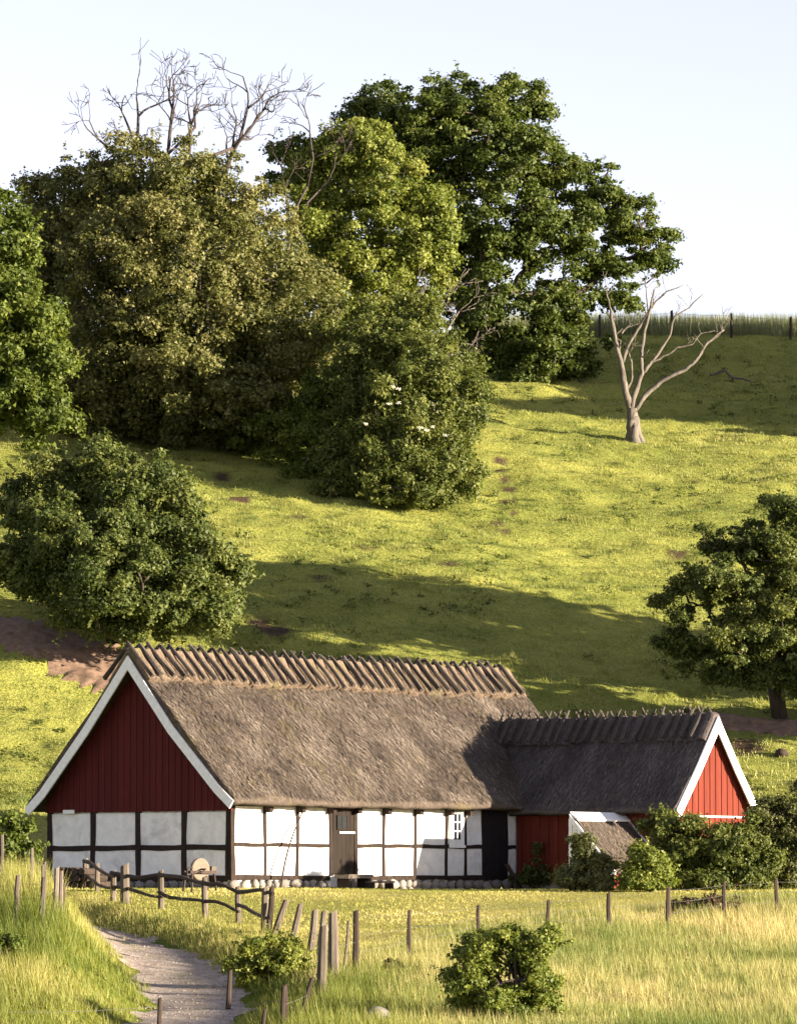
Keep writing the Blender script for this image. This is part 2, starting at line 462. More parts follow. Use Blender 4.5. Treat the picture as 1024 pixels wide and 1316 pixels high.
def dist_line(x, y, L):
    x = np.ravel(x); y = np.ravel(y); out = np.full(len(x), 1e9)
    for i in range(len(L)):
        out = np.minimum(out, (x - L[i, 0]) ** 2 + (y - L[i, 1]) ** 2)
    return np.sqrt(out)

_tx, _ty = np.meshgrid(np.arange(-20, 5, .25) + .125, np.arange(75, 130, .25) + .125, indexing='ij')
_dt = dist_line(_tx, _ty, TRACK_L).reshape(_tx.shape)
_TD = .42 * np.exp(-(np.maximum(0, _dt - .9) / .9) ** 2) * sstep(-20, -17, _tx) * sstep(5, 3, _tx) * sstep(75, 79, _ty) * sstep(130, 126, _ty)
def hw(Y): return 5 + .0905 * np.maximum(Y, 0)
us = np.concatenate([[-40, -12, -5, -3, -2.2, -1.7, -1.4], np.linspace(-1.2, 1.2, 170), [1.4, 1.7, 2.2, 3, 5, 12, 40]])
ys = np.concatenate([[-300, -60, -20, 0, 20, 40, 55, 66], np.linspace(74, 276, 460), [280, 290, 310, 340, 400, 470, 700, 1200, 2500, 5000]])
UU, YY = np.meshgrid(us, ys, indexing='ij')
XX = UU * hw(YY)
ZZ = gz(XX, YY)
ZZ = np.where(YY > 480, 33 - (YY - 480) * .02, ZZ)
nu, ny = UU.shape
I = np.arange(nu * ny).reshape(nu, ny)
Fq = np.stack([I[:-1, :-1], I[1:, :-1], I[1:, 1:], I[:-1, 1:]], -1).reshape(-1, 4)
me = np_mesh('ground', np.stack([XX, YY, ZZ], -1).reshape(-1, 3), [Fq], smooth=True)
def zone(x, y):
    """natural cover: 0 field, 1 lawn, 2 hill, 3 bank weights"""
    s, t = hloc(x, y)
    hill = sstep(146, 158, y) + sstep(-9, -13, x) * sstep(122, 132, y); hill = np.clip(hill, 0, 1)
    # the wire fence divides the tall field from the lawn
    fx = np.array([-60, -3.0, -1., 2.0, 5.5, 9.0, 40.]); fy = np.array([96, 99, 103, 112.5, 118, 122, 132])
    d = y - np.interp(x, fx, fy)
    lawn = sstep(-.7, .7, d) * (1 - hill)
    bank = sstep(-5.2, -6.4, x + (y - 100) * .10) * (1 - hill) * sstep(123, 118, y)
    lawn = lawn * (1 - bank)
    front = sstep(100, 93, y) * sstep(1.5, -1.5, x)
    bank = np.clip(bank + front, 0, 1) * (1 - hill); lawn = lawn * (1 - front)
    d2 = dist_line(x, y, TRACK_L[::3]).reshape(np.shape(x)); near = sstep(3.2, 1.8, d2) * (1 - hill); bank = np.maximum(bank, near); lawn = lawn * (1 - near)
    field = np.clip(1 - hill - lawn - bank, 0, 1)
    return field, lawn, hill, bank
fx_, lw_, hl_, bk_ = zone(XX, YY)
n1 = fbm(XX / 6, YY / 5, 21); n2 = fbm(XX / 1.6, YY / 1.4, 25)
def lerp(a, b, t): return np.asarray(a)[None, None, :] * (1 - t[..., None]) + np.asarray(b)[None, None, :] * t[..., None]
col = fx_[..., None] * lerp((.20, .18, .055), (.32, .25, .10), sstep(.35, .65, n1)) \
    + lw_[..., None] * lerp((.26, .25, .07), (.38, .32, .12), sstep(.35, .65, n1)) \
    + hl_[..., None] * lerp((.19, .21, .05), (.28, .285, .072), sstep(.28, .68, n1 * .6 + n2 * .4)) \
    + bk_[..., None] * lerp((.10, .14, .02), (.17, .18, .04), sstep(.35, .65, n2))
# eroded patches of bare earth on the slope
bare = np.zeros_like(XX)
for px, py, r in ((641, 592, .40), (642, 604, .42), (648, 618, .36), (653, 630, .40), (656, 645, .38), (658, 660, .25), (640, 674, .36), (648, 682, .3), (350, 812, .8), (335, 803, .6), (20, 722, 1.4),
                  (415, 742, .5), (575, 725, .4), (470, 700, .4), (385, 665, .5), (870, 708, .5), (310, 640, .5), (285, 615, .5), (960, 960, .8), (700, 470, .8)):
    g = G(px, py); bare = np.maximum(bare, np.exp(-(((XX - g[0]) / r) ** 2 + ((YY - g[1]) / (r * 1.6)) ** 2)))
bare = sstep(.25, .6, bare * (.6 + .8 * n2))
col = col * (1 - bare[..., None]) + np.array([.075, .05, .036]) * bare[..., None]
ca = me.attributes.new('gcol', 'FLOAT_COLOR', 'POINT')
ca.data.foreach_set('color', np.concatenate([col, np.ones((nu, ny, 1))], -1).astype(np.float32).ravel())
tag(link('ground', me, M['ground']), kind='structure')

def strip(name, L, half, mat, lift, seed):
    n = len(L); rows = []
    for i in range(n):
        d = L[min(i + 1, n - 1)] - L[max(i - 1, 0)]; d = d / np.linalg.norm(d); nrm = np.array([-d[1], d[0]])
        h0 = half * (1 + .8 * (vnoise(i * .55, 3.3, seed) - .5)); h1 = half * (1 + .8 * (vnoise(i * .35, 9.3, seed) - .5))
        for k in np.linspace(-1, 1, 9):
            p = L[i] + nrm * k * (h0 if k < 0 else h1); rows.append((p[0], p[1], float(gz(p[0], p[1])) + lift * (1 - .9 * k ** 4)))
    J = np.arange(n * 9).reshape(n, 9)
    q = np.stack([J[:-1, :-1], J[1:, :-1], J[1:, 1:], J[:-1, 1:]], -1).reshape(-1, 4)
    return tag(link(name, np_mesh(name, rows, [q], smooth=True), mat), kind='structure')
strip('gravel_track', TRACK_L, 1.15, M['gravel'], .05, 31)
strip('dirt_path', PATH_A, 1.5, M['sod'], .10, 33)
strip('dirt_path', PATH_B, .85, M['sod'], .10, 35)

# loose stones on the track
rs_ = np.random.default_rng(12); npb = 1500
ii = rs_.integers(0, len(TRACK_L) - 20, npb); off_ = rs_.normal(0, .62, (npb, 2)); pp = TRACK_L[ii] + off_; rr_ = rs_.uniform(.008, .026, npb)
oc = np.array([(1, 0, 0), (-1, 0, 0), (0, 1, 0), (0, -1, 0), (0, 0, .7), (0, 0, -.7)]); of_ = np.array([(0, 2, 4), (2, 1, 4), (1, 3, 4), (3, 0, 4), (2, 0, 5), (1, 2, 5), (3, 1, 5), (0, 3, 5)])
zz_ = gz(pp[:, 0], pp[:, 1]) + .05
VP = (np.concatenate([pp, zz_[:, None]], 1)[:, None] + oc[None] * rr_[:, None, None] * rs_.uniform(.7, 1.3, (npb, 6, 1))).reshape(-1, 3)
FP = (np.arange(npb)[:, None, None] * 6 + of_[None]).reshape(-1, 3)
tag(link('loose_gravel', np_mesh('loose_gravel', VP, [FP]), M['gravel']), 'loose grey stones scattered over the track', 'gravel', kind='stuff')

# ------------------------------------------------------------------ farmhouse
W = 7.54; LEN = 16.0; RIDGE = 6.42; EAVE = 2.16
HROT = math.pi / 2 - HA
house = tag(empty('farmhouse', HN, HROT), 'long half-timbered farmhouse with brown thatched roof and shade-darkened red left gable', 'farmhouse')
# body behind the panels
b = MB(); b.box((.06, .06, -.2), (LEN - .06, W - .06, 2.15)); b.build('wall', M['plaster'], house)
def gable_poly(x, y0, y1, z0, yr, zr): return [(x, y0, z0), (x, y1, z0), (x, yr, zr)]
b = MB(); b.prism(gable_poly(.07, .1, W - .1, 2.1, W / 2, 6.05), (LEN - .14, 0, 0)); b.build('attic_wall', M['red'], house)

def jit(v, j): return v + random.uniform(-j, j)
posts = [0.0, 1.38, 2.74, 4.16, 5.24, 6.46, 7.84, 9.24, 10.1, 10.92, 12.0, 12.48]
ZT = 2.14; ZM = 1.0
# front wall: dark frame and limewashed panels
for i, s in enumerate(posts[:-1]):
    w = .17 if i == 0 else (.10 if i not in (3, 4) else .13)
    x0 = s - (0.03 if i == 0 else w / 2)
    b = MB(); b.beam((x0, -.035, .12), (x0 + w, .08, ZT)); b.build('post', M['timber'], house)
spans = [(posts[i] + (.15 if i == 0 else .05), posts[i + 1] - .05) for i in range(len(posts) - 1)]
for i, (a0, a1) in enumerate(spans):
    if i == 3: continue                      # door
    if i == 9: continue                      # black boarded bay
    for (z0, z1) in ((.14, ZM - .045), (ZM + .055, ZT - .02)):
        if i == 7 and z0 > .5:
            pass
        b = MB(); b.box((a0 - .03, .0, z0), (a1 + .03, .07, z1), .006); b.build('plaster_panel', M['plaster'], house)
    b = MB(); b.beam((a0 - .002, -.028, ZM - .05), (a1 + .002, .075, ZM + .06), .012); b.build('rail', M['timber'], house)
for (x0, x1) in ((-.04, 4.1), (5.28, 9.25), (9.26, 12.47)):
    b = MB(); b.beam((x0, -.05, .0), (x1, .09, .135), .014, 14); b.build('sill_beam', M['timber'], house)
b = MB(); b.box((-.04, -.045, ZT - .03), (12.47, .09, ZT + .1)); b.build('wall_plate', M['timber'], house)
for s in (1.42, 2.80, 4.1, 5.2, 6.5, 7.9, 9.28, 10.15):
    b = MB(); b.box((s - .09, -.26, 1.94), (s + .05, .02, 2.10), .01); b.build('beam_end', M['timber'], house)
# black boarded bay
for k in range(7):
    x0 = 10.93 + k * .153
    b = MB(); b.box((x0, -.055 - .012 * (k % 2), .02), (x0 + .15, .05, 2.13), .004); b.build('black_plank', M['tar'], house)
# door
door = MB().box((4.25, .01, .16), (5.15, .06, 2.0)).build('door', M['door'], house)
for k in range(5):
    x0 = 4.255 + k * .179
    MB().box((x0, -.022, .17), (x0 + .172, .008, 1.98), .003).build('door_plank', M['door'], door)
MB().box((4.42, -.05, 1.5), (4.80, -.024, 1.86)).build('door_window', M['glass'], door)
for a, c in (((4.40, -.06, 1.47), (4.82, -.03, 1.50)), ((4.40, -.06, 1.86), (4.82, -.03, 1.89)), ((4.39, -.06, 1.47), (4.42, -.03, 1.89)), ((4.80, -.06, 1.47), (4.83, -.03, 1.89)), ((4.6, -.058, 1.5), (4.62, -.03, 1.86))):
    MB().box(a, c).build('window_bar', M['door'], door)
MB().box((4.5, -.055, 1.36), (5.16, -.024, 1.41)).build('white_strip', M['white'], door)
MB().box((4.22, -.04, 2.0), (5.18, .06, 2.12)).build('door_lintel', M['timber'], door)
# window
WX0, WX1, WZ0, WZ1 = 9.36, 10.03, 1.02, 2.12
win = MB().box((WX0, -.045, WZ0), (WX1, -.004, WZ1)).build('window', M['white'], house)
MB().box((WX0 - .03, -.075, WZ0 - .05), (WX1 + .03, -.046, WZ0 + .03)).build('window_sill', M['white'], win)
for i in range(2):
    for j in range(3):
        x0 = 9.55 + i * .16; z0 = 1.22 + j * .27
        MB().box((x0, -.052, z0), (x0 + .13, -.046, z0 + .23)).build('pane', M['glass'], win)
for x0 in (9.50, 9.681, 9.84):
    MB().box((x0, -.068, 1.17), (x0 + .028, -.0465, 2.06)).build('glazing_bar', M['white'], win)
for z0 in (1.17, 1.455, 1.725, 2.03):
    MB().box((9.49, -.066, z0), (9.87, -.0468, z0 + .03)).build('glazing_bar', M['white'], win)
# gable wall (x = 0 side)
BEAM_DEPTH = 0
gp = [0.0, 1.86, 3.74, 5.62, W]
for i, y in enumerate(gp):
    w = .19
    y0 = .0 if i == 0 else (y - w if i == 4 else y - w / 2)
    MB().beam((-.036 if i else -.03, y0 + (.09 if i == 0 else 0), .0), (.07, y0 + w, 1.98)).build('gable_post', M['timber'], house)
for i in range(4):
    y0 = gp[i] + (.19 if i == 0 else .095); y1 = gp[i + 1] - (.19 if i == 3 else .095)
    for z0, z1 in ((.13, .86), (1.0, 1.94)):
        MB().box((.0, y0 - .04, z0), (.07, y1 + .04, z1), .006).build('plaster_panel', M['plaster'], house)
    MB().beam((-.028, y0 - .002, .86), (.075, y1 + .002, 1.01), .014).build('gable_rail', M['timber'], house)
    MB().beam((-.032, y0 - .002, -.04), (.075, y1 + .002, .135), .012).build('gable_sill', M['timber'], house)
# gable boards
def zroof_in(y):                        # soffit line of the gable boards
    return 2.0 + (6.42 - 2.0) * (1 - abs(y - 3.69) / (W / 2 + .30))
nb = 58
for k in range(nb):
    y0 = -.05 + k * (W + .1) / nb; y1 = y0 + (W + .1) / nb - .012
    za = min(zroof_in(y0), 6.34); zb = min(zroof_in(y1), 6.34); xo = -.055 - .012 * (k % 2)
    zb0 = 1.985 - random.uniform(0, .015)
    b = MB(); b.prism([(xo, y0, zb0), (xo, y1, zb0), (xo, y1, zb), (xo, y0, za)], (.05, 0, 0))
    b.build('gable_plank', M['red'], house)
MB().box((-.12, 6.32, 1.95), (-.085, 6.78, 2.06)).build('name_plate', M['white'], house)

# thatched roofs -------------------------------------------------------------------------------
def roof_profile(y0, y1, ze0, ze1, zr, th, nf, nb_, flare):
    """top line from front eave to back eave, outer surface"""
    yr = (y0 + y1) / 2; pts = []
    for t in np.linspace(0, 1, nf):
        z = ze0 + (zr - ze0) * t
        pts.append((y0 + (yr - y0) * t, z - flare * math.sin(math.pi * t) ** 1 * .5 * (1 - t)))
    for t in np.linspace(0, 1, nb_)[1:]:
        pts.append((yr + (y1 - yr) * t, zr + (ze1 - zr) * t))
    return pts
def thatch_roof(name, parent, mat, x0, x1, y0, y1, ze0, ze1, zr, th, ns, nf, sag=.05, to=None, seed=1, sw=False, straw=9000, slope_only=None):
    prof = roof_profile(y0, y1, ze0, ze1, zr, th, nf, max(8, nf // 2), .12)
    npf = len(prof); yr = (y0 + y1) / 2
    under = [(y1 - .07, ze1 - th * .62), (yr, zr - th * 1.0), (y0 + .07, ze0 - th * .62)]
    lip1 = [(y1 + .03, ze1 - th * .35)]; lip0 = [(y0 - .03, ze0 - th * .35)]
    loop = prof + lip1 + under + lip0
    K = len(loop); V = []
    xs = np.linspace(x0, x1, ns)
    for i, x in enumerate(xs):
        q = (x - x0) / (x1 - x0)
        for k, (y, z) in enumerate(loop):
            dz = -sag * math.sin(math.pi * q) * (1 if k < npf else .6)
            if k < npf:
                t = k / (npf - 1)
                dz += (vnoise(x * 1.1, y * .9, seed) - .5) * .14 + (vnoise(x * 4.5, y * 2.0, seed + 2) - .5) * .06
            else:
                dz += (vnoise(x * 2.2, y, seed + 7) - .5) * .05
            yy = y
            if k in (0, K - 1): yy = y + (vnoise(x * 2.5, 1.7, seed + 3) - .5) * .10
            V.append((x, yy, z + dz))
    J = np.arange(ns * K).reshape(ns, K)
    q4 = []
    for k in range(K):
        k2 = (k + 1) % K
        q4.append(np.stack([J[:-1, k], J[:-1, k2], J[1:, k2], J[1:, k]], -1))
    V = np.array(V)
    if sw: V = V @ np.array([[0, -1, 0], [1, 0, 0], [0, 0, 1]], float)  # (x,y)->(y,-x)
    if to is not None: V = V + np.array(to)
    me = np_mesh(name, V, [np.concatenate(q4)], smooth=True)
    bm = bmesh.new(); bm.from_mesh(me); bm.verts.ensure_lookup_table()
    bm.faces.new([bm.verts[J[0, k]] for k in range(K)]); bm.faces.new([bm.verts[J[-1, k]] for k in reversed(range(K))])
    bmesh.ops.recalc_face_normals(bm, faces=bm.faces); bm.to_mesh(me); bm.free()
    ro = link(name, me, mat, parent)
    # loose straw ends lying on the slope
    rng = np.random.default_rng(seed + 40)
    for side in (0, 1):
        n = straw if side == 0 else straw // 5
        xx = rng.uniform(x0 + .02, x1 - .02, n); t = rng.random(n) * (.99 if side else .985)
        ya, za, yb, zb = (y0, ze0, yr, zr) if side == 0 else (y1, ze1, yr, zr)
        d = np.array([0, ya - yb, za - zb]); Ls = np.linalg.norm(d); d = d / Ls
        nrm = np.array([0, d[2] * (1 if side else -1), -d[1] * (1 if side else -1)]); nrm = nrm if nrm[2] > 0 else -nrm
        yy = ya + (yb - ya) * t; z0_ = za + (zb - za) * t
        qn = (xx - x0) / (x1 - x0)
        z0_ += -sag * np.sin(np.pi * qn) + (vnoise(xx * 1.1, yy * .9, seed) - .5) * .14 - (.06 * np.sin(np.pi * t) * (1 - t) if side == 0 else 0)
        Pp = np.stack([xx, yy, z0_], -1) + nrm * rng.uniform(.0, .05, (n, 1))
        ln = rng.uniform(.10, .34, n); wd = rng.uniform(.006, .018, n)
        dirv = d[None] + np.stack([rng.normal(0, .22, n), np.zeros(n), np.zeros(n)], -1) + nrm[None] * rng.normal(.06, .07, (n, 1))
        side_v = np.array([1.0, 0, 0])
        a = Pp - dirv * ln[:, None] * .5; e = Pp + dirv * ln[:, None] * .5 + nrm * .015
        VV = np.stack([a - side_v * wd[:, None], a + side_v * wd[:, None], e], 1).reshape(-1, 3)
        if sw: VV = VV @ np.array([[0, -1, 0], [1, 0, 0], [0, 0, 1]], float)
        if to is not None: VV = VV + np.array(to)
        tn = np.clip(rng.normal(.5, .22, n) + (fbm(xx * 1.3, yy * 1.3, seed + 50) - .5) * .9, 0, 1)
        o = link('loose_straw', np_mesh('loose_straw', VV, [np.arange(3 * n).reshape(-1, 3)], tn), M['grey_straw' if mat is M['grey_thatch'] else 'straw'], ro)
        o['kind'] = 'stuff'
    return ro

def ridge_cap(parent, mat, stickmat, x0, x1, yr, zr, slope, drop, step, to, sw, seed, capthick=.13, stickr=.068):
    """straw ridge bundles pinned by pairs of crossed sticks"""
    rng = random.Random(seed)
    Mx = Matrix(((0, 1, 0), (-1, 0, 0), (0, 0, 1))) if sw else Matrix.Identity(3)
    T = Vector(to)
    def X(p): return Mx @ Vector(p) + T
    n = int((x1 - x0) / step)
    hz = (x1 - x0) / n
    ca, sa = math.cos(slope), math.sin(slope)
    def on(u, h, side):                        # u metres down the slope, h above it
        return (yr - side * 1.0 * (u * ca) - side * h * sa, zr - u * sa + h * ca)
    for i in range(n):
        xa = x0 + i * hz; xb = xa + hz
        sg = -.05 * math.sin(math.pi * (xa - x0) / (x1 - x0))
        # bundle
        b = MB(); sec = []
        lw = drop * rng.uniform(.93, 1.06); lw2 = drop * rng.uniform(.93, 1.05)
        prof = [on(lw, -.12, 1), on(lw, capthick * .8, 1), on(lw * .65, capthick * 1.15, 1), on(lw * .3, capthick * 1.1, 1), on(.02, capthick * 1.5, 1)]
        prof += [on(.02, capthick * 1.5, -1), on(lw2 * .5, capthick * 1.1, -1), on(lw2, capthick * .8, -1), on(lw2, -.12, -1), (yr, zr - .2)]
        for k, f in enumerate((0.0, .18, .5, .82, 1.0)):
            blg = (-.055, .0, .035, .0, -.055)[k]
            for (y, z) in prof:
                r = Vector((0, y - yr, z - (zr - 1.2))).normalized()
                sec.append(X((xa + hz * f * .998, y + r.y * blg + rng.uniform(-.01, .01), z + r.z * blg + sg + rng.uniform(-.012, .012))))
        m = len(prof); fs = []
        for k in range(4):
            for j in range(m):
                j2 = (j + 1) % m; fs.append((k * m + j, k * m + j2, (k + 1) * m + j2, (k + 1) * m + j))
        fs.append(tuple(range(m))); fs.append(tuple(reversed(range(4 * m, 5 * m))))
        b.add(sec, fs); b.build('ridge_bundle', mat, parent)
        # straw ends sticking out of the bundle
        sv = []; nst = 70
        for q in range(nst):
            sd_ = 1 if q % 4 else -1; u = rng.uniform(.05, lw * 1.02); h = capthick * (1.12 + rng.uniform(-.03, .12)) ; f = rng.uniform(.12, .95)
            y, z = on(u, h, sd_); y2, z2 = on(u + rng.uniform(.08, .26), h + rng.uniform(-.02, .07), sd_); wd_ = rng.uniform(.006, .014); xq = xa + hz * f
            xe = xq + rng.uniform(-.07, .07)
            sv += [X((xq - wd_, y, z + sg)), X((xq + wd_, y, z + sg)), X((xe, y2, z2 + sg))]
        o = link('bundle_straw', np_mesh('bundle_straw', [tuple(v) for v in sv], [np.arange(3 * nst).reshape(-1, 3)], [min(1, max(0, rng.gauss(.5, .25))) for _ in range(nst)]), M['grey_straw' if mat is M['grey_thatch'] else 'cap_straw'], parent)
        o['kind'] = 'stuff'
        # crossed pair of sticks
        for side in (1, -1):
            xo = xa + rng.uniform(-.03, .03) + (0.035 if side < 0 else -.035); lean = rng.uniform(-.09, .09)
            u0 = drop * rng.uniform(.97, 1.1); up = rng.uniform(.12, .28)
            r = stickr * rng.uniform(.8, 1.15)
            pts = []
            for u in (u0, u0 * .5, 0.0, -up):
                y, z = on(u, capthick * 1.15 + .085 + rng.uniform(-.015, .02), side)
                pts.append(X((xo + lean * (1 - u / u0) * .8 + rng.uniform(-.025, .025), y, z + sg + rng.uniform(-.01, .01))))
            b = MB(); b.tube(pts, [r * 1.1, r, r * .95, r * .75], 6, .14); b.build('ridge_stick', stickmat, parent)

RX0, RX1 = -.48, LEN + .35
YE0, YE1 = -.58, W + .42
roof = thatch_roof('roof', house, M['thatch'], RX0, RX1, YE0, YE1, 2.33, 2.21, 6.55, .34, 190, 46, seed=3, straw=34000)
slope_main = math.atan2(6.55 - 2.33, (YE1 - YE0) / 2)
ridge_cap(house, M['capthatch'], M['stick'], RX0 + .02, RX1, (YE0 + YE1) / 2, 6.57, slope_main, 1.16, .425, (0, 0, 0), False, 5)
# white barge boards with a slight kick at the foot
def barge(parent, x, pts, wd, th, mat, name='barge_board'):
    """pts: outer line points (y,z) from foot to top; board lies below the line"""
    top = [(x, y, z) for y, z in pts]
    low = []
    for i, (y, z) in enumerate(pts):
        a = pts[max(i - 1, 0)]; c = pts[min(i + 1, len(pts) - 1)]
        dy, dz = c[0] - a[0], c[1] - a[1]; L = math.hypot(dy, dz)
        nx, nz = (dz / L, -dy / L)
        if nz > 0: nx, nz = -nx, -nz
        low.append((x, y + nx * wd, z + nz * wd))
    if abs(pts[-1][0] - (YM[0])) < 1e-6:
        # mitre at the apex
        a, c = low[-2], low[-1]; t = (YM[0] - a[1]) / (c[1] - a[1] + 1e-9)
        low[-1] = (x, YM[0], a[2] + (c[2] - a[2]) * t)
    b = MB(); b.prism(top + low[::-1], (th, 0, 0))
    return b.build(name, mat, parent)
yr_main = (YE0 + YE1) / 2
YM = [yr_main]
barge(house, RX0 - .06, [(-.60, 2.24), (.0, 2.70), (yr_main * .5, 4.42), (yr_main, 6.50)], .27, .045, M['white'])
barge(house, RX0 - .06, [(W + .44, 2.12), (W - .20, 2.62), (W - .2 - 1.8, 4.42), (yr_main, 6.50)], .27, .045, M['white'])
barge(house, RX0 - .012, [(-.50, 2.16), (.02, 2.50), (yr_main * .5, 4.18), (yr_main, 6.24)], .10, .05, M['timber'], 'soffit_board')
barge(house, RX0 - .012, [(W + .34, 2.04), (W - .22, 2.44), (W - 2.0, 4.2), (yr_main, 6.24)], .10, .05, M['timber'], 'soffit_board')

# plinth of field stones
_icos = []
def stone_mesh(seed):
    rng = random.Random(seed); bm = bmesh.new(); bmesh.ops.create_icosphere(bm, subdivisions=2, radius=1)
    a = [Vector((rng.uniform(-1, 1), rng.uniform(-1, 1), rng.uniform(-1, 1))).normalized() for _ in range(7)]
    for v in bm.verts:
        for q in a:
            d = v.co.dot(q)
            if d > .72: v.co -= q * (d - .72) * .8
        v.co *= 1 + rng.uniform(-.04, .04)
    me = bpy.data.meshes.new('stone'); bm.to_mesh(me); bm.free()
    me.polygons.foreach_set('use_smooth', np.ones(len(me.polygons), bool))
    me.materials.append(M['stone']); return me
STONES = [stone_mesh(i) for i in range(6)]
s = -.1
while s < 12.3:
    w = random.uniform(.26, .52)
    if not (4.3 < s + w / 2 < 5.1):
        o = link('plinth_stone', STONES[random.randrange(6)], None, house)
        o.location = (s + w / 2, .02 + random.uniform(-.04, .03), -.13 + random.uniform(-.03, .02)); o.scale = (w / 2 * 1.06, .17, random.uniform(.15, .19)); o.rotation_euler = (0, random.uniform(-.2, .2), 0)
        if w < .4:
            o = link('plinth_stone', STONES[random.randrange(6)], None, house)
            o.location = (s + w * .5, -.03, -.27); o.scale = (w * .45, .14, .09)
    s += w
y = .35
while y < 7.3:
    w = random.uniform(.3, .6)
    o = link('plinth_stone', STONES[random.randrange(6)], None, house)
    o.location = (.03, y + w / 2, -.15); o.scale = (.15, w / 2 * 1.05, .17); y += w

# ------------------------------------------------------------------ red annex (wing at right angles)
annex = tag(empty('annex', HN + EX * 12.48, HROT), 'small red wing with dark grey thatch and white edged sunlit gable', 'annex')
AW = 3.30; AL = 6.25       # local x 0..AW, y 0..-AL
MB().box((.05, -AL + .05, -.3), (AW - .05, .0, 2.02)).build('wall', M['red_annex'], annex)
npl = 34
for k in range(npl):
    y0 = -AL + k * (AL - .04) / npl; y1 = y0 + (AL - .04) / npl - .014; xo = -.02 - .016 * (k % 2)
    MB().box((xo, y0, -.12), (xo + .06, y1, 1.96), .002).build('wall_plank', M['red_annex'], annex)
MB().box((-.05, -AL, -.34), (.1, -.02, -.13), .01).build('foundation', M['stone'], annex)
ARZ = 4.86; AE = 2.04; axc = 1.62; ax0 = -.40; ax1 = 3.64
nb = 24
for k in range(nb):
    x0 = -.02 + k * (AW + .04) / nb; x1 = x0 + (AW + .04) / nb - .014
    f = lambda x: 1.98 + (4.66 - 1.98) * (1 - abs(x - axc) / (AW / 2 + .28))
    yo = -AL - .055 - .018 * (k % 2)
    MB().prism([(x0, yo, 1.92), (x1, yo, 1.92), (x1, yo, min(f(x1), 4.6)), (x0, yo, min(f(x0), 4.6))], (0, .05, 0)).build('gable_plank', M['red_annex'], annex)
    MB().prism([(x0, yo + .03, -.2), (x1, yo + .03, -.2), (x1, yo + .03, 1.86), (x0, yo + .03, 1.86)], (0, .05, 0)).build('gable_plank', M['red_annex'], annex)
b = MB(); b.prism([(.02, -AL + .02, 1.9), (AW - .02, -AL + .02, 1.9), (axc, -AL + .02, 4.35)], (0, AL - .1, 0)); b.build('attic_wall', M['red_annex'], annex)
MB().box((-.03, -AL - .10, 1.865), (AW + .03, -AL - .0, 1.915)).build('white_moulding', M['white'], annex)
# roof built along its own x (towards -y of the house), profile across
def swp(p): return (p[1], -p[0], p[2])
ar = thatch_roof('roof', annex, M['grey_thatch'], -2.9, AL + .26, ax0, ax1, 2.14, 2.14, 4.92, .30, 120, 34, sag=.0, seed=11, sw=True, straw=11000)
slope_a = math.atan2(4.92 - 2.18, (ax1 - ax0) / 2)
ridge_cap(annex, M['grey_thatch'], M['stick'], -1.75, AL + .24, axc, 4.93, slope_a, .95, .36, (0, 0, 0), True, 9, .10, .045)
YM = [axc]
def barge_y(y, pts, wd, th, mat, name='barge_board'):
    o = barge(annex, 0, pts, wd, th, mat, name)
    for v in o.data.vertices:
        x_, y_, z_ = v.co; v.co = (y_, y - x_, z_)
    return o
barge_y(-AL - .27, [(ax0, 2.06), (axc * .35, 3.36), (axc, 4.88)], .27, .05, M['white'])
barge_y(-AL - .27, [(ax1, 2.06), (axc + (axc - axc * .35), 3.36), (axc, 4.88)], .27, .05, M['white'])

# cellar hood with a single slope against the annex
HB = HN + EX * 10.0 + EY * -4.3
hood = tag(empty('cellar_shed', (HB[0], HB[1], HN[2]), HROT), 'low lean-to shed with white edged brown thatch slope among bushes', 'shed')
DL = 2.45
hood_s = [(0, 0, 1.80), (0, -1.62, .22)]
MB().prism([(0, .02, -.3), (0, .02, 1.72), (0, -1.5, .22), (0, -1.5, -.3)], (.06, 0, 0)).build('wall', M['white'], hood)
for k in range(9):
    y0 = -k * .165; y1 = y0 - .155
    zf = lambda y: 1.70 + y * (1.48 / 1.52)
    MB().prism([(-.03, y0, -.28), (-.03, y1, -.28), (-.03, y1, zf(y1)), (-.03, y0, zf(y0))], (.027, 0, 0)).build('wall_plank', M['white'], hood)
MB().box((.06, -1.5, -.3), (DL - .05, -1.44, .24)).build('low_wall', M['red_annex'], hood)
MB().box((.06, -.04, -.3), (DL - .05, .02, 1.7)).build('back_wall', M['white'], hood)
V = []; nx_, nt_ = 40, 26
for i in range(nx_):
    for j in range(nt_):
        t = j / (nt_ - 1); x = -.02 + (DL + .02) * i / (nx_ - 1)
        V.append((x, -.05 - 1.58 * t, 1.86 - 1.54 * t + (vnoise(x * 3, t * 6, 71) - .5) * .07))
for i in range(nx_):
    for j in range(nt_):
        t = j / (nt_ - 1); x = -.02 + (DL + .02) * i / (nx_ - 1); V.append((x, -.05 - 1.56 * t, 1.72 - 1.54 * t))
J = np.arange(nx_ * nt_).reshape(nx_, nt_); J2 = J + nx_ * nt_
q = [np.stack([J[:-1, :-1], J[:-1, 1:], J[1:, 1:], J[1:, :-1]], -1).reshape(-1, 4), np.stack([J2[:-1, :-1], J2[1:, :-1], J2[1:, 1:], J2[:-1, 1:]], -1).reshape(-1, 4),
     np.stack([J[:-1, -1], J2[:-1, -1], J2[1:, -1], J[1:, -1]], -1), np.stack([J[:-1, 0], J[1:, 0], J2[1:, 0], J2[:-1, 0]], -1), np.stack([J[0, :-1], J2[0, :-1], J2[0, 1:], J[0, 1:]], -1)]
hr = link('roof', np_mesh('roof', V, q, smooth=True), M['thatch'], hood)
rg = np.random.default_rng(4); n = 2200
xx = rg.uniform(0, DL, n); t = rg.random(n); Pp = np.stack([xx, -.05 - 1.58 * t, 1.90 - 1.54 * t], -1); ln = rg.uniform(.08, .25, n)[:, None]
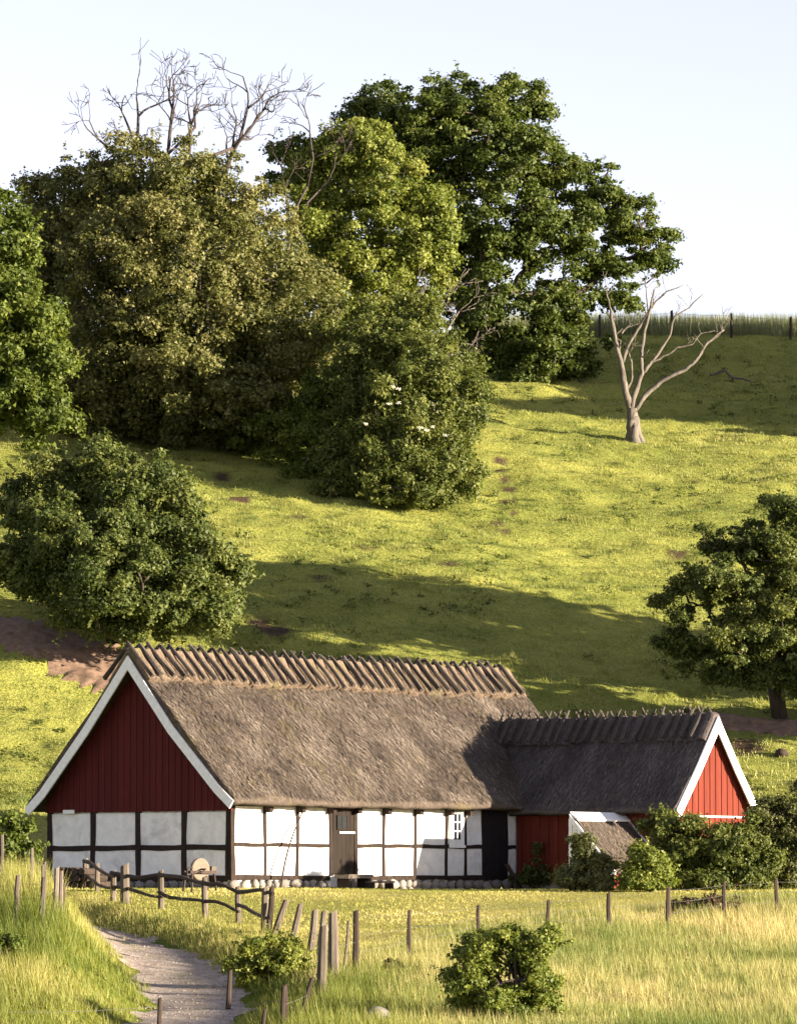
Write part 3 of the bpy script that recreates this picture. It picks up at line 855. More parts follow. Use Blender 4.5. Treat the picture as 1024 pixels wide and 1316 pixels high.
dv = np.stack([rg.normal(0, .2, n), np.full(n, -.71), np.full(n, -.68)], -1) * ln
VV = np.stack([Pp - [.01, 0, 0], Pp + [.01, 0, 0], Pp + dv], 1).reshape(-1, 3)
o = link('loose_straw', np_mesh('loose_straw', VV, [np.arange(3 * n).reshape(-1, 3)], np.clip(rg.normal(.45, .22, n), 0, 1)), M['straw'], hr); o['kind'] = 'stuff'
MB().prism([(-.08, .06, 1.94), (-.08, -1.70, .24), (-.08, -1.62, .08), (-.08, .06, 1.74)], (.045, 0, 0)).build('barge_board', M['white'], hood)
MB().prism([(DL - .06, .06, 2.00), (DL - .06, -.95, 1.06), (DL - .06, -.95, .93), (DL - .06, .06, 1.86)], (.045, 0, 0)).build('barge_board', M['white'], hood)
MB().prism([(-.03, .07, 2.01), (-.03, -.24, 1.79), (-.03, -.24, 1.74), (-.03, .07, 1.93)], (DL - .0, 0, 0)).build('ridge_board', M['white'], hood)
MB().box((-.06, -.02, -.3), (-.031, .10, 1.80)).build('corner_board', M['white'], hood)

# ------------------------------------------------------------------ small things by the house
def local(s, t, z=0): return HN + EX * s + EY * t + np.array([0, 0, z])
# doorstep and bench
st = tag(empty('doorstep', local(4.7, -.55, 0), HROT), 'pale slab step on low trestle in front of the brown door', 'step')
MB().box((-.62, -.25, .06), (.42, .3, .16), .02).build('slab', M['gritstone'], st)
for x in (-.55, .3): MB().box((x, -.2, -.34), (x + .1, .28, .058)).build('support', M['darkpost'], st)
MB().box((.02, -.62, -.08), (.98, -.28, -.03), .01).build('lower_tread', M['post'], st)
for x in (.05, .86): MB().box((x, -.6, -.42), (x + .07, -.3, -.082)).build('support', M['darkpost'], st)
# long curved pole against the wall
b = MB(); pts = []
for t in np.linspace(0, 1, 12):
    pts.append((1.62 + 1.25 * t + .16 * math.sin(math.pi * t) * -1, -.42 + .26 * t, -.2 + 2.28 * t))
b.tube(pts, [.035 - .014 * t for t in np.linspace(0, 1, 12)], 6)
o = b.build('curved_pole', M['darkpost']); o.location = HN; o.rotation_euler = (0, 0, HROT)
tag(o, 'thin curved pole leaning against the white front wall', 'pole')
# plank leaning in the corner
o = MB().prism([(-.09, 0, -.32), (.09, 0, -.32), (-.42, .18, .48), (-.60, .18, .48)], (0, .05, 0)).build('leaning_plank', M['darkpost'])
o.location = local(11.9, -.75, 0); o.rotation_euler = (0, 0, HROT); tag(o, 'dark plank leaning beside the black boarded bay', 'plank')

# grindstone
gb = G(257, 1146); gs = tag(empty('grindstone', gb, math.radians(40)), 'round sandstone grindstone on a wooden stand by the white gable wall', 'grindstone')
b = MB(); b.tube([(0, -.06, .62), (0, -.045, .62), (0, .045, .62), (0, .06, .62)], [.29, .31, .31, .29], 28); b.build('wheel', M['gritstone'], gs)
b = MB(); b.tube([(0, -.26, .62), (0, .24, .62)], .025, 8); b.tube([(0, -.26, .62), (-.2, -.26, .5)], .018, 6); b.tube([(-.2, -.26, .5), (-.2, -.36, .5)], .018, 6); b.build('crank', M['darkpost'], gs)
for yy in (-.14, .14):
    MB().box((-.45, yy - .035, .50), (.45, yy + .035, .58)).build('frame_rail', M['darkpost'], gs)
    for xx in (-.38, .38):
        b = MB(); b.tube([(xx * 1.15, yy * 1.5, -.12), (xx, yy, .54)], .035, 6); b.build('leg', M['darkpost'], gs)
b = MB(); pts = [(-.46 - .14 * math.sin(a), -.2, .52 + .16 * math.cos(a)) for a in np.linspace(-.3, 2.6, 8)]; b.tube(pts, .02, 5); b.build('handle', M['darkpost'], gs)
MB().box((.34, -.10, .58), (.50, .10, .70), .01).build('water_box', M['post'], gs)

# dark stack of cut wood left of the gable
wp = G(90, 1150); wroot = tag(empty('log_pile', (wp[0], wp[1] + 6, float(gz(wp[0], wp[1] + 6))), math.radians(-25)), 'low dark pile of old logs at the left foot of the white gable', 'log pile')
k = 0
for row, nlog in enumerate((6, 5, 4)):
    for i in range(nlog):
        r = random.uniform(.085, .12); x = (i - nlog / 2) * .23 + random.uniform(-.02, .02)
        b = MB(); b.tube([(x, -.6 + random.uniform(-.1, .1), .1 + row * .19), (x + random.uniform(-.04, .04), .6, .1 + row * .19)], [r, r * .92], 8, .08); b.build('log', M['darkpost'], wroot)

# ------------------------------------------------------------------ fences
def post_part(root, base, top, r, mat, n=7, slant=True, name='post', taper=.85):
    base = Vector(base); top = Vector(top); d = top - base; base = base - d.normalized() * .25
    o0 = Vector(root.location)
    b = MB(); pts = [base + (top - base) * t + Vector((random.uniform(-.012, .012), random.uniform(-.012, .012), 0)) for t in (0, .35, .7, 1)]
    rs = [r * 1.05, r, r * (1 + taper) / 2, r * taper]
    b.tube([p - o0 for p in pts], rs, n, .08)
    if slant:                                   # slanted saw cut on the head
        for i in range(len(b.v) - n, len(b.v)):
            v = b.v[i]; b.v[i] = (v[0], v[1], v[2] + (v[0] - (top - o0).x) * .45 + random.uniform(-.01, .01))
    return b.build(name, mat, root)
def px_post(root, px, ptop, pbase, rpx, mat, lean=0, **k):
    g = G(px, pbase); t = P(px + lean, ptop, g[1] + random.uniform(-.05, .05))
    post_part(root, g, t, rpx * g[1] / FPX, mat, **k)
    return g, t
def wire_part(root, a, b_, sag=.04, r=.0028, name='wire'):
    a = Vector(a); b_ = Vector(b_); o0 = Vector(root.location); pts = []
    for t in np.linspace(0, 1, 7):
        p = a.lerp(b_, t); p.z -= sag * 4 * t * (1 - t); pts.append(p - o0)
    m = MB(); m.tube(pts, r, 4); return m.build(name, M['wire'], root)

# rustic rail fence in front of the gable
rf = tag(empty('rail_fence', G(207, 1168)), 'rustic two-rail fence of crooked poles in front of the white gable', 'fence')
RP = [(110, 1104, 1142, 4.2), (125, 1110, 1146, 3.4), (146, 1119, 1158, 4), (207, 1119, 1168, 4.2), (263, 1127, 1180, 4.2), (306, 1139, 1185, 4)]
ends = []
for px, pt, pb, r in RP:
    ends.append(px_post(rf, px, pt, pb, r, M['post']))
px_post(rf, 161, 1111, 1161, 6.5, M['post'])
px_post(rf, 340, 1140, 1198, 5.2, M['post'], lean=1); ends.append(px_post(rf, 345, 1139, 1200, 4.0, M['darkpost'], lean=5))
def crooked(root, a, b_, r, name='rail'):
    a = Vector(a); b_ = Vector(b_); o0 = Vector(root.location); pts = []
    d = (b_ - a); a = a - d * .04; b_ = b_ + d * .05
    ph = random.uniform(0, 6)
    for t in np.linspace(0, 1, 9):
        p = a.lerp(b_, t); p.z += .05 * math.sin(ph + t * 5) + random.uniform(-.012, .012); p.y -= .09; pts.append(p - o0)
    m = MB(); m.tube(pts, [r * (1.1 - .35 * t) for t in np.linspace(0, 1, 9)], 6, .12); return m.build(name, M['darkpost'], root)
seg = [0, 2, 3, 4, 5, 6]
for i in range(len(seg) - 1):
    (g0, t0), (g1, t1) = ends[seg[i]], ends[seg[i + 1]]
    crooked(rf, g0 + (t0 - g0) * .88, g1 + (t1 - g1) * .86, .055)
    crooked(rf, g0 + (t0 - g0) * .42, g1 + (t1 - g1) * .36, .05)

sp0 = empty('short_post', G(937, 1046)); px_post(sp0, 935, 1010, 1046, 5, M['post'], lean=6); tag(sp0, 'short grey leaning post on the slope right of the annex gable', 'post')
# old thick leaning posts beside the track
of = tag(empty('old_post_fence', G(428, 1255)), 'row of thick grey leaning posts with wire beside the track', 'fence')
OP = [(353, 1156, 1200, 4.6, 15), (376, 1161, 1206, 4.6, 11), (400, 1169, 1222, 5.2, 5), (411, 1171, 1230, 4.6, 5), (428, 1172, 1262, 7.2, 0), (413, 1190, 1282, 6.6, 3), (442, 1183, 1250, 2.2, 6)]
og = [px_post(of, *p[:4], M['post'], lean=p[4]) for p in OP]
for i in (0, 1, 2, 3):
    for f in (.45, .8): wire_part(of, og[i][0] + (og[i][1] - og[i][0]) * f, og[i + 1][0] + (og[i + 1][1] - og[i + 1][0]) * f, .02)

# wire fence with thin dark posts across the meadow
wf = tag(empty('wire_fence', G(615, 1200)), 'wire fence of thin dark posts crossing the straw coloured meadow', 'fence')
WP = [(457, 1170, 1252, 4.4), (525, 1170, 1230, 2.8), (615, 1163, 1205, 2.6), (703, 1157, 1198, 2.6), (782, 1147, 1196, 3.0), (857, 1140, 1192, 3.2), (930, 1134, 1178, 2.8), (998, 1130, 1174, 2.8), (1066, 1127, 1170, 2.8)]
wg = [px_post(wf, *p, M['darkpost'], lean=random.uniform(-2, 2), n=6) for p in WP]
for i in range(len(wg) - 1):
    for f in (.92, .62, .35): wire_part(wf, wg[i][0] + (wg[i][1] - wg[i][0]) * f, wg[i + 1][0] + (wg[i + 1][1] - wg[i + 1][0]) * f, .03)
for f in (.5, .78): wire_part(wf, og[4][0] + (og[4][1] - og[4][0]) * f, wg[0][0] + (wg[0][1] - wg[0][0]) * f, .01)

# stakes on the left bank
sf = tag(empty('stake_fence', G(60, 1180)), 'uneven row of pale stakes standing in the weedy bank at left', 'fence')
SP = [(3, 1073, 1140, 2.8, 0), (22, 1125, 1185, 3.6, 1), (41, 1090, 1145, 2.6, 0), (52, 1127, 1186, 4.0, 5), (58, 1108, 1150, 2.4, 0), (71, 1115, 1176, 3.8, 3), (78, 1120, 1174, 3.4, 1), (57, 1112, 1160, 2.2, -2)]
sg_ = [px_post(sf, p[0], p[1], p[2], p[3], M['post'], lean=p[4]) for p in SP]
px_post(sf, 82, 1136, 1174, 3.6, M['darkpost'])
for a, c in ((1, 3), (3, 5), (0, 2), (2, 4)):
    for f in (.55, .85): wire_part(sf, sg_[a][0] + (sg_[a][1] - sg_[a][0]) * f, sg_[c][0] + (sg_[c][1] - sg_[c][0]) * f, .03)

# nearest low fence at the bottom edge
nf = tag(empty('low_wire_fence', G(294, 1296)), 'nearest low fence of thin crooked posts along the bottom edge', 'fence')
NP = [(204, 1283, 1335, 3.4, 1), (293, 1247, 1300, 3.4, 3), (335, 1297, 1340, 3.0, 5), (363, 1268, 1326, 3.4, 1), (367, 1265, 1318, 2.4, 1), (387, 1256, 1312, 3.4, 14)]
ng = [px_post(nf, p[0], p[1], p[2], p[3], M['darkpost'], lean=p[4]) for p in NP]
wl_ = P(-30, 1300, 84); wire_part(nf, wl_, ng[0][0] + (ng[0][1] - ng[0][0]) * .8, .05, .0035)
wire_part(nf, ng[0][0] + (ng[0][1] - ng[0][0]) * .7, ng[3][0] + (ng[3][1] - ng[3][0]) * .7, .05, .003)
wire_part(nf, ng[3][0] + (ng[3][1] - ng[3][0]) * .6, ng[5][0] + (ng[5][1] - ng[5][0]) * .6, .02, .003)

# hilltop fence along the crop
hf = tag(empty('hilltop_fence', G(939, 437)), 'hilltop fence of dark posts along the edge of the tall crop', 'fence')
hg = []
for px in (770, 863, 939, 1015, 1090):
    d = P(px, 437, 263.2); g = np.array([d[0], 263.2, float(gz(d[0], 263.2))]); t = g + np.array([random.uniform(-.03, .03), 0, 1.42])
    post_part(hf, g, t, .085, M['darkpost'], n=6); hg.append((g, t))
for i in range(len(hg) - 1):
    for f in (.5, .9): wire_part(hf, hg[i][0] + (hg[i][1] - hg[i][0]) * f, hg[i + 1][0] + (hg[i + 1][1] - hg[i + 1][0]) * f, .05, .008)

# rocks
for px, py, r, lab in ((487, 1312, .32, 'grey field boulder lying in the grass at the bottom edge'), (1004, 972, .34, 'dark rock lying on the slope below the right tree')):
    g = G(px, py); o = link('boulder', STONES[2].copy(), None); o.data.materials.clear(); o.data.materials.append(M['stone'] if px < 600 else M['darkpost']); o.location = g + np.array([0, 0, r * .3]); o.scale = (r, r * .8, r * .62); o.rotation_euler = (0, .2, 1.2); tag(o, lab, 'rock')

# ------------------------------------------------------------------ trees
def unit(v): return v / (np.linalg.norm(v, axis=-1, keepdims=True) + 1e-9)
def leaf_mesh(name, pos, outw, size, tint, rng, aspect=.85, upb=.45):
    n = len(pos)
    nrm = unit(outw * .9 + np.array([0, 0, upb]) + rng.normal(0, .7, (n, 3)))
    a = unit(np.cross(nrm, rng.normal(0, 1, (n, 3)))); b = np.cross(nrm, a)
    L = (size * rng.uniform(.65, 1.35, n))[:, None]; Wd = L * aspect * .5
    v0 = pos - a * L * .48 - b * Wd; v1 = pos - a * L * .22 + b * Wd * 1.25; v2 = pos + a * L * .55 + nrm * L * .06
    V = np.stack([v0, v1, v2], 1).reshape(-1, 3)
    return np_mesh(name, V, [np.arange(3 * n).reshape(-1, 3)], tint)
def skeleton(base, targets, trunk_pts, trunk_r, rng, n=6, tip=.012, k=.5):
    nodes = [np.array(p, float) for p in trunk_pts]; par = [-1] + list(range(len(nodes) - 1))
    ord_ = np.argsort(np.linalg.norm(targets - nodes[-1] * .5 - nodes[0] * .5, axis=1))
    axis_top = nodes[-1]
    for i in ord_:
        t = targets[i]; A = np.array(nodes)
        d = np.linalg.norm(A - t, axis=1) + .35 * np.maximum(A[:, 2] - t[2] + .2, 0) * 2
        d[0] += 3; j = int(np.argmin(d))
        mid = (A[j] + t) / 2 + rng.normal(0, .07, 3) * np.linalg.norm(A[j] - t); mid[2] += .06 * np.linalg.norm(A[j] - t)
        nodes.append(mid); par.append(j); nodes.append(t); par.append(len(nodes) - 2)
    N = len(nodes); cnt = np.zeros(N)
    ch = np.zeros(N, int)
    for i in range(N):
        if par[i] >= 0: ch[par[i]] += 1
    cnt[ch == 0] = 1
    order = sorted(range(N), key=lambda i: -i)
    for i in order:
        if par[i] >= 0: cnt[par[i]] += cnt[i]
    r = np.maximum(tip, trunk_r * (cnt / cnt[0]) ** k)
    r[:len(trunk_pts)] = np.maximum(r[:len(trunk_pts)], trunk_r * np.linspace(1, .45, len(trunk_pts)))
    b = MB()
    for i in range(1, N):
        j = par[i]; b.tube([nodes[j], nodes[i]], [min(r[j], r[i] * 1.5) if j >= len(trunk_pts) or i >= len(trunk_pts) else r[j], r[i]], n, .06)
    return b
def lobe_px(px, py, rx, ry, Y, rd=None):
    c = P(px, py, Y); k = Y / FPX
    return (c, np.array([rx * k, (rd if rd else (rx + ry) / 2) * k, ry * k]))
LEAF_N = 1.85; LEAF_S = .70
def tree(name, label, cat, base, lobes, trunk_r, leafmat, nleaf, leaf=.22, cl=.55, gap=.30, seed=1, bark='bark', top=None, group=None, inner=.5, tint0=.5, nt=12, stems=1, dens_pow=2.0, upb=.35, skirt=.12, fill=3.6, flat=.68, core=.08, shoots=.5):
    rng = np.random.default_rng(seed)
    root = tag(empty(name, base), label, cat, group)
    base = np.array(base, float)
    nleaf = int(nleaf * LEAF_N); leaf = leaf * LEAF_S
    wgt = np.array([np.prod(r) ** (dens_pow / 3) for c, r in lobes]); wgt /= wgt.sum()
    CP, CO = [], []
    for c, r in lobes:
        m = max(4, int(fill * r[0] * r[2] / cl ** 2)); d = unit(rng.normal(0, 1, (m, 3))); rad = inner + (1.04 - inner) * rng.random(m) ** .55
        rad *= 1 + .30 * (noise3(d * 2.2 + c * .37, 1.0, seed) - .5) * 2
        CP.append(c + d * r * rad[:, None]); CO.append(d)
    CP = np.concatenate(CP); CO = np.concatenate(CO)
    ok = (noise3(CP, 1.0 / (cl * 2.1), seed + 3) > gap) & (CP[:, 2] > gz(CP[:, 0], CP[:, 1]) + skirt)
    CP, CO = CP[ok], CO[ok]
    csz = cl * (.45 + 1.1 * rng.random(len(CP)) ** 1.5)
    cl_t = rng.normal(0, .12, len(CP)) + (noise3(CP, .35, seed + 8) - .5) * .4
    per = np.maximum(5, (nleaf * csz ** 2 / (csz ** 2).sum())).astype(int)
    idx = np.repeat(np.arange(len(CP)), per); N_ = len(idx)
    e = unit(rng.normal(0, 1, (N_, 3)) + np.array([0, 0, .35]) + CO[idx] * .35)
    rr = rng.random(N_) ** .42; stray = rng.random(N_) < .16; rr = np.where(stray, rr * rng.uniform(1.0, 1.7, N_), rr)
    lob = 1 + .5 * (noise3(e * 1.7 + CP[idx] * .9, 1.3, seed + 6) - .5) * 2
    pos = CP[idx] + e * (rr * lob * csz[idx])[:, None] * np.array([1, 1, flat])
    tt = np.clip(tint0 + cl_t[idx] + rng.normal(0, .15, N_), 0, 1)
    ok = pos[:, 2] > gz(pos[:, 0], pos[:, 1]) + .03
    pos, ow, tt = pos[ok], (e * .75 + CO[idx] * .35)[ok], tt[ok]
    # ragged shoots beyond the outline
    ns_ = max(3, int(len(CP) * shoots)); si = rng.choice(len(CP), ns_); sdv = unit(CO[si] * .8 + np.array([0, 0, .35]) + rng.normal(0, .45, (ns_, 3)))
    tl = np.linspace(.5, 1, 14); sl = (cl * rng.uniform(1.1, 2.3, ns_))[:, None]
    sp_ = (CP[si][:, None] + sdv[:, None] * (sl * tl[None])[..., None] + rng.normal(0, .09 * cl, (ns_, 14, 3))).reshape(-1, 3)
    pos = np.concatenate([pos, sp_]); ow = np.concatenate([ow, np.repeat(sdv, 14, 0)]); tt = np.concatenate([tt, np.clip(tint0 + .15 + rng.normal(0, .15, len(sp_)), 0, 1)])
    lsz = np.full(len(pos), leaf)
    ni = int(nleaf * core); li = rng.choice(len(lobes), ni, p=wgt)
    LC = np.array([c for c, r in lobes]); LR = np.array([r for c, r in lobes])
    di = unit(rng.normal(0, 1, (ni, 3))); pi_ = LC[li] + di * LR[li] * (.70 * rng.random(ni) ** .5)[:, None]
    ok = pi_[:, 2] > gz(pi_[:, 0], pi_[:, 1]) + .05
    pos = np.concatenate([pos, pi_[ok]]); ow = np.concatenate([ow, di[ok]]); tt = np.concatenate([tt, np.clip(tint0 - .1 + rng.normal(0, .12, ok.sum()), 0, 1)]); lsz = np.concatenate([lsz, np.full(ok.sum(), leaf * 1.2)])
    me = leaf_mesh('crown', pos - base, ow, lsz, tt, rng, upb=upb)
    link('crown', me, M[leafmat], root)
    cen = np.average([c for c, r in lobes], axis=0, weights=wgt)
    if top is None: top = base * .35 + cen * .65
    tg = []
    for c, r in lobes:
        tg.append(c)
    sel = rng.choice(len(CP), min(len(CP), nt * len(lobes)), replace=False)
    tg = np.concatenate([np.array(tg), CP[sel]])
    top = np.array(top, float)
    for s_ in range(stems):
        if s_ == 0: tp = [base - [0, 0, .3], base * .7 + top * .3 + rng.normal(0, .05, 3) * np.linalg.norm(top - base) * .4, base * .35 + top * .65 + rng.normal(0, .05, 3) * np.linalg.norm(top - base) * .4, top]
        else:
            off = np.array([rng.uniform(-.5, .5), rng.uniform(-.3, .3), 0]); tgt = CP[rng.integers(len(CP))]
            tp = [base + off * .5 - [0, 0, .2], base * .5 + tgt * .5 + off * .5, tgt]
        tq = tg[s_::stems] if stems > 1 else tg
        b = skeleton(base, tq - base, [p - base for p in tp], trunk_r, rng)
        b.build('trunk' if s_ == 0 else 'stem', M[bark], root, smooth=True)
    return root

def gnd(px, Y):
    x = (px - 512) / FPX * Y / cp * 1.0
    x = P(px, 700, Y)[0]
    return np.array([x, Y, float(gz(x, Y))])

# the great oak on the brow
YO = 249
oak_l = [lobe_px(*a, YO + dy) for *a, dy in (
    (600, 135, 75, 42, 0), (610, 180, 80, 45, -1), (560, 185, 50, 45, 0), (515, 190, 50, 45, 2), (668, 138, 42, 40, 2), (545, 150, 45, 42, 1), (490, 128, 28, 24, 3), (455, 165, 45, 35, 3), (385, 215, 42, 38, 4), (420, 230, 45, 45, 4),
    (560, 225, 70, 55, -1), (650, 215, 70, 50, -2), (700, 235, 45, 48, 1), (762, 232, 38, 32, 0), (640, 295, 80, 45, -3), (720, 300, 65, 42, -2), (790, 285, 48, 34, 0), (835, 310, 34, 34, 1),
    (850, 335, 24, 22, 1), (780, 340, 42, 30, 0), (590, 330, 55, 50, 0), (650, 385, 70, 42, -3), (735, 380, 46, 34, -1), (800, 378, 26, 24, 0), (690, 440, 60, 42, -3), (740, 440, 40, 45, -2), (735, 485, 30, 28, -2),
    (640, 450, 50, 32, -2), (675, 482, 30, 22, -3), (560, 290, 50, 50, 1), (600, 395, 40, 40, 0))]
ob = gnd(604, 251)
tree('oak_tree', 'great dark green oak crowning the hilltop against the sky', 'tree', ob, oak_l, .62, 'leaf_oak', 120000, leaf=.25, cl=.56, gap=.345, seed=21, top=P(625, 330, YO), inner=.3, nt=16, core=.04, fill=3.6, flat=.6)

YR = 221
round_l = [lobe_px(*a, YR + dy) for *a, dy in ((105, 262, 72, 70, 2), (190, 245, 90, 72, 0), (275, 275, 85, 75, 0), (345, 335, 80, 80, 0), (130, 350, 90, 90, -1), (235, 360, 110, 100, -3), (330, 420, 100, 95, -3), (155, 460, 100, 90, -3),
                                             (255, 480, 110, 85, -4), (390, 440, 62, 90, -1), (75, 300, 45, 60, 2), (62, 345, 50, 60, 2), (58, 410, 50, 60, 2), (52, 262, 26, 30, 3), (110, 520, 70, 50, -2), (340, 520, 80, 55, -4), (200, 545, 80, 36, -3), (130, 560, 60, 26, -2), (300, 560, 70, 30, -3))]
tree('round_tree', 'broad round olive brown tree below bare branches, largest of the grove', 'tree', gnd(245, 222), round_l, .42, 'leaf_round', 130000, leaf=.22, cl=.62, gap=.24, seed=22, inner=.5, top=P(240, 400, YR), core=.22, tint0=.6)

YL = 209
left_l = [lobe_px(*a, YL + dy) for *a, dy in ((-10, 268, 34, 38, 2), (2, 320, 42, 44, 0), (22, 365, 48, 46, 0), (40, 425, 48, 45, -1), (52, 485, 46, 42, -2), (5, 440, 60, 70, -1), (5, 520, 70, 46, -2), (50, 535, 46, 34, -3), (-60, 400, 70, 150, 0))]
tree('maple_tree', 'bright green leafy tree cut by the left edge of the grove', 'tree', gnd(-10, 211), left_l, .3, 'leaf_maple', 50000, leaf=.26, cl=.65, gap=.3, seed=23)

YA = 230
ash_l = [lobe_px(*a, YA + dy) for *a, dy in ((460, 195, 42, 38, 0), (420, 240, 48, 48, 0), (485, 245, 55, 45, -1), (540, 270, 42, 42, 0), (450, 300, 60, 48, -1), (520, 320, 55, 42, -1), (555, 310, 30, 45, 0), (400, 300, 40, 50, 0), (470, 365, 60, 40, -1), (530, 375, 35, 35, 0), (440, 410, 50, 42, -1), (500, 415, 45, 36, -1), (470, 175, 28, 22, 0), (410, 205, 30, 30, 0))]
tree('ash_tree', 'airy pale yellow green tree with light trunk in front of the oak', 'tree', gnd(458, 231), ash_l, .16, 'leaf_ash', 52000, leaf=.22, cl=.6, gap=.35, seed=24, bark='palebark', top=P(455, 330, YA), inner=.3)

YS = float(G(535, 650)[1]) + 1.5
sh_l = [lobe_px(*a, YS + dy) for *a, dy in ((500, 415, 50, 34, 6), (455, 430, 45, 40, 5), (545, 425, 40, 34, 5), (520, 440, 62, 40, 4), (480, 450, 50, 40, 4), (560, 470, 48, 45, 2), (590, 520, 35, 45, 1), (530, 520, 60, 50, 0), (560, 575, 50, 45, -1), (505, 585, 55, 50, -1), (535, 625, 55, 36, -2), (600, 555, 25, 30, 1), (500, 622, 50, 26, -2), (560, 625, 45, 24, -2), (535, 638, 46, 16, -2), (510, 640, 40, 14, -2.5), (565, 640, 36, 14, -2), (590, 600, 26, 40, 0), (460, 600, 45, 42, 0), (440, 620, 36, 20, -1), (470, 550, 45, 45, 2), (480, 500, 50, 45, 3))]
tree('elder_shrub', 'tall elder thicket with cream flowers at the grove corner', 'shrub', gnd(535, YS - 1.0), sh_l, .10, 'leaf_shrub', 60000, leaf=.19, cl=.5, gap=.28, seed=25, stems=3, top=P(530, 540, YS), shoots=1.2, flat=.8)
YS2 = float(G(420, 618)[1]) + 1.5
hz_l = [lobe_px(*a, YS2 + dy) for *a, dy in ((425, 520, 50, 45, 0), (440, 560, 42, 36, -1), (400, 565, 36, 36, -1), (455, 500, 30, 40, 0), (425, 600, 34, 24, -2), (370, 545, 40, 36, 1), (340, 575, 46, 34, 3), (375, 600, 44, 28, 0), (300, 575, 44, 26, 5), (400, 625, 40, 20, -2))]
tree('hazel_shrub', 'drooping light green shrub under the round tree beside the elder', 'shrub', gnd(420, YS2 - 1.0), hz_l, .09, 'leaf_fresh', 36000, leaf=.19, cl=.5, gap=.34, seed=26, stems=2, tint0=.4)
# elder flower umbels
et = [o for o in bpy.data.objects if o.name.startswith('elder_shrub')][0]
for i, (px, py) in enumerate(((505, 497), (512, 500), (540, 550), (548, 553), (556, 549), (470, 545), (512, 518), (572, 560), (500, 520))):
    p = P(px, py, YS - 3.2) - np.array(et.location); b = MB()
    for k in range(20):
        a = random.uniform(0, 6.28); r = random.uniform(0, .13); c = p + np.array([r * math.cos(a), r * math.sin(a) * .6 - .05, r * math.sin(a) * .6 + random.uniform(-.03, .03)])
        b.tube([c, c + np.array([0, -.015, .02])], .018, 5)
    b.build('flower_umbel', M['paleflower'], et)['kind'] = 'stuff'

# low undergrowth along the foot of the grove
ug = [lobe_px(*a, YS2 - 1.5 + dy) for *a, dy in ((385, 625, 30, 16, 0), (410, 635, 25, 14, 0), (350, 605, 28, 16, 4), (300, 590, 26, 12, 8), (440, 640, 25, 14, -1), (480, 645, 25, 14, -1))]
tree('nettle_patch', 'low green nettle thicket at the shaded foot of the round tree', 'shrub', gnd(390, YS2 - 1.5), ug, .03, 'leaf_shrub', 9000, leaf=.18, cl=.3, gap=.3, seed=27, skirt=.02)

# bush on the slope left, tree right
YB = 174
bush_l = [lobe_px(*a, YB + dy) for *a, dy in ((110, 610, 60, 36, 2), (60, 640, 50, 45, 2), (170, 640, 65, 50, 1), (50, 700, 48, 55, 0), (120, 700, 75, 65, -1), (200, 690, 68, 58, 0), (250, 730, 58, 55, 0), (160, 760, 85, 50, -2), (90, 760, 50, 40, -1), (240, 780, 62, 36, -2), (285, 760, 30, 40, 0), (160, 800, 50, 26, -2), (30, 740, 32, 32, 1))]
tree('slope_bush', 'broad dark green bush on the slope behind the house ridge', 'bush', gnd(145, 175), bush_l, .22, 'leaf_dark', 85000, leaf=.18, cl=.5, gap=.28, seed=28, stems=2, inner=.5, tint0=.55, skirt=.4, shoots=.9)
YT = 170
rt_l = [lobe_px(*a, YT + dy) for *a, dy in ((960, 675, 45, 30, 1), (1010, 660, 45, 28, 1), (925, 700, 36, 30, 0), (985, 720, 62, 40, 0), (1040, 720, 55, 60, 0), (910, 740, 40, 26, -1), (950, 770, 62, 36, -1), (885, 775, 36, 20, 0), (1020, 790, 60, 50, -1), (900, 815, 50, 30, -1), (862, 825, 26, 18, 0), (960, 830, 55, 34, -2), (925, 855, 45, 22, -1), (1015, 860, 40, 36, -1), (1065, 820, 50, 60, 0), (975, 872, 26, 18, -1))]
tree('hillside_tree', 'dark layered tree with short thick trunk at the right edge behind the annex', 'tree', gnd(1001, 170.5), rt_l, .30, 'leaf_dark', 72000, leaf=.15, cl=.38, gap=.34, seed=29, top=P(1000, 790, YT), inner=.25, upb=.6, core=.0, fill=2.3, nt=22, tint0=.6, shoots=1.3)

# shrubs around the annex
tree('garden_shrub', 'rounded dusty shrub in front of the red annex wall', 'shrub', gnd(750, 127.6), [lobe_px(*a, 127.6 + d) for *a, d in ((748, 1088, 12, 14, 0), (748, 1106, 20, 18, 0), (752, 1124, 27, 20, 0), (750, 1140, 30, 14, -.2), (770, 1122, 18, 18, -.1), (778, 1140, 18, 14, -.2))], .04, 'leaf_dusty', 9000, leaf=.10, cl=.24, gap=.18, seed=41, stems=3)
tree('garden_shrub', 'fresh green leafy shrub below the lean-to shed roof', 'shrub', gnd(830, 126.8), [lobe_px(*a, 126.8 + d) for *a, d in ((828, 1102, 16, 16, 0), (838, 1118, 26, 20, 0), (812, 1128, 20, 20, 0), (835, 1140, 36, 16, -.3))], .04, 'leaf_fresh', 9000, leaf=.11, cl=.26, gap=.2, seed=42, stems=3, tint0=.72)
tree('garden_shrub', 'large loose hedge shrub covering the annex gable foot', 'shrub', gnd(900, 128.2), [lobe_px(*a, 128.2 + d) for *a, d in ((865, 1075, 36, 28, .5), (900, 1085, 40, 32, .3), (940, 1080, 38, 30, 0), (880, 1110, 34, 30, 0), (925, 1115, 42, 34, -.2), (960, 1100, 32, 40, 0), (900, 1140, 40, 22, -.4), (950, 1145, 34, 22, -.3), (850, 1060, 22, 18, .6))], .05, 'leaf_shrub', 30000, leaf=.11, cl=.32, gap=.22, seed=43, stems=4)
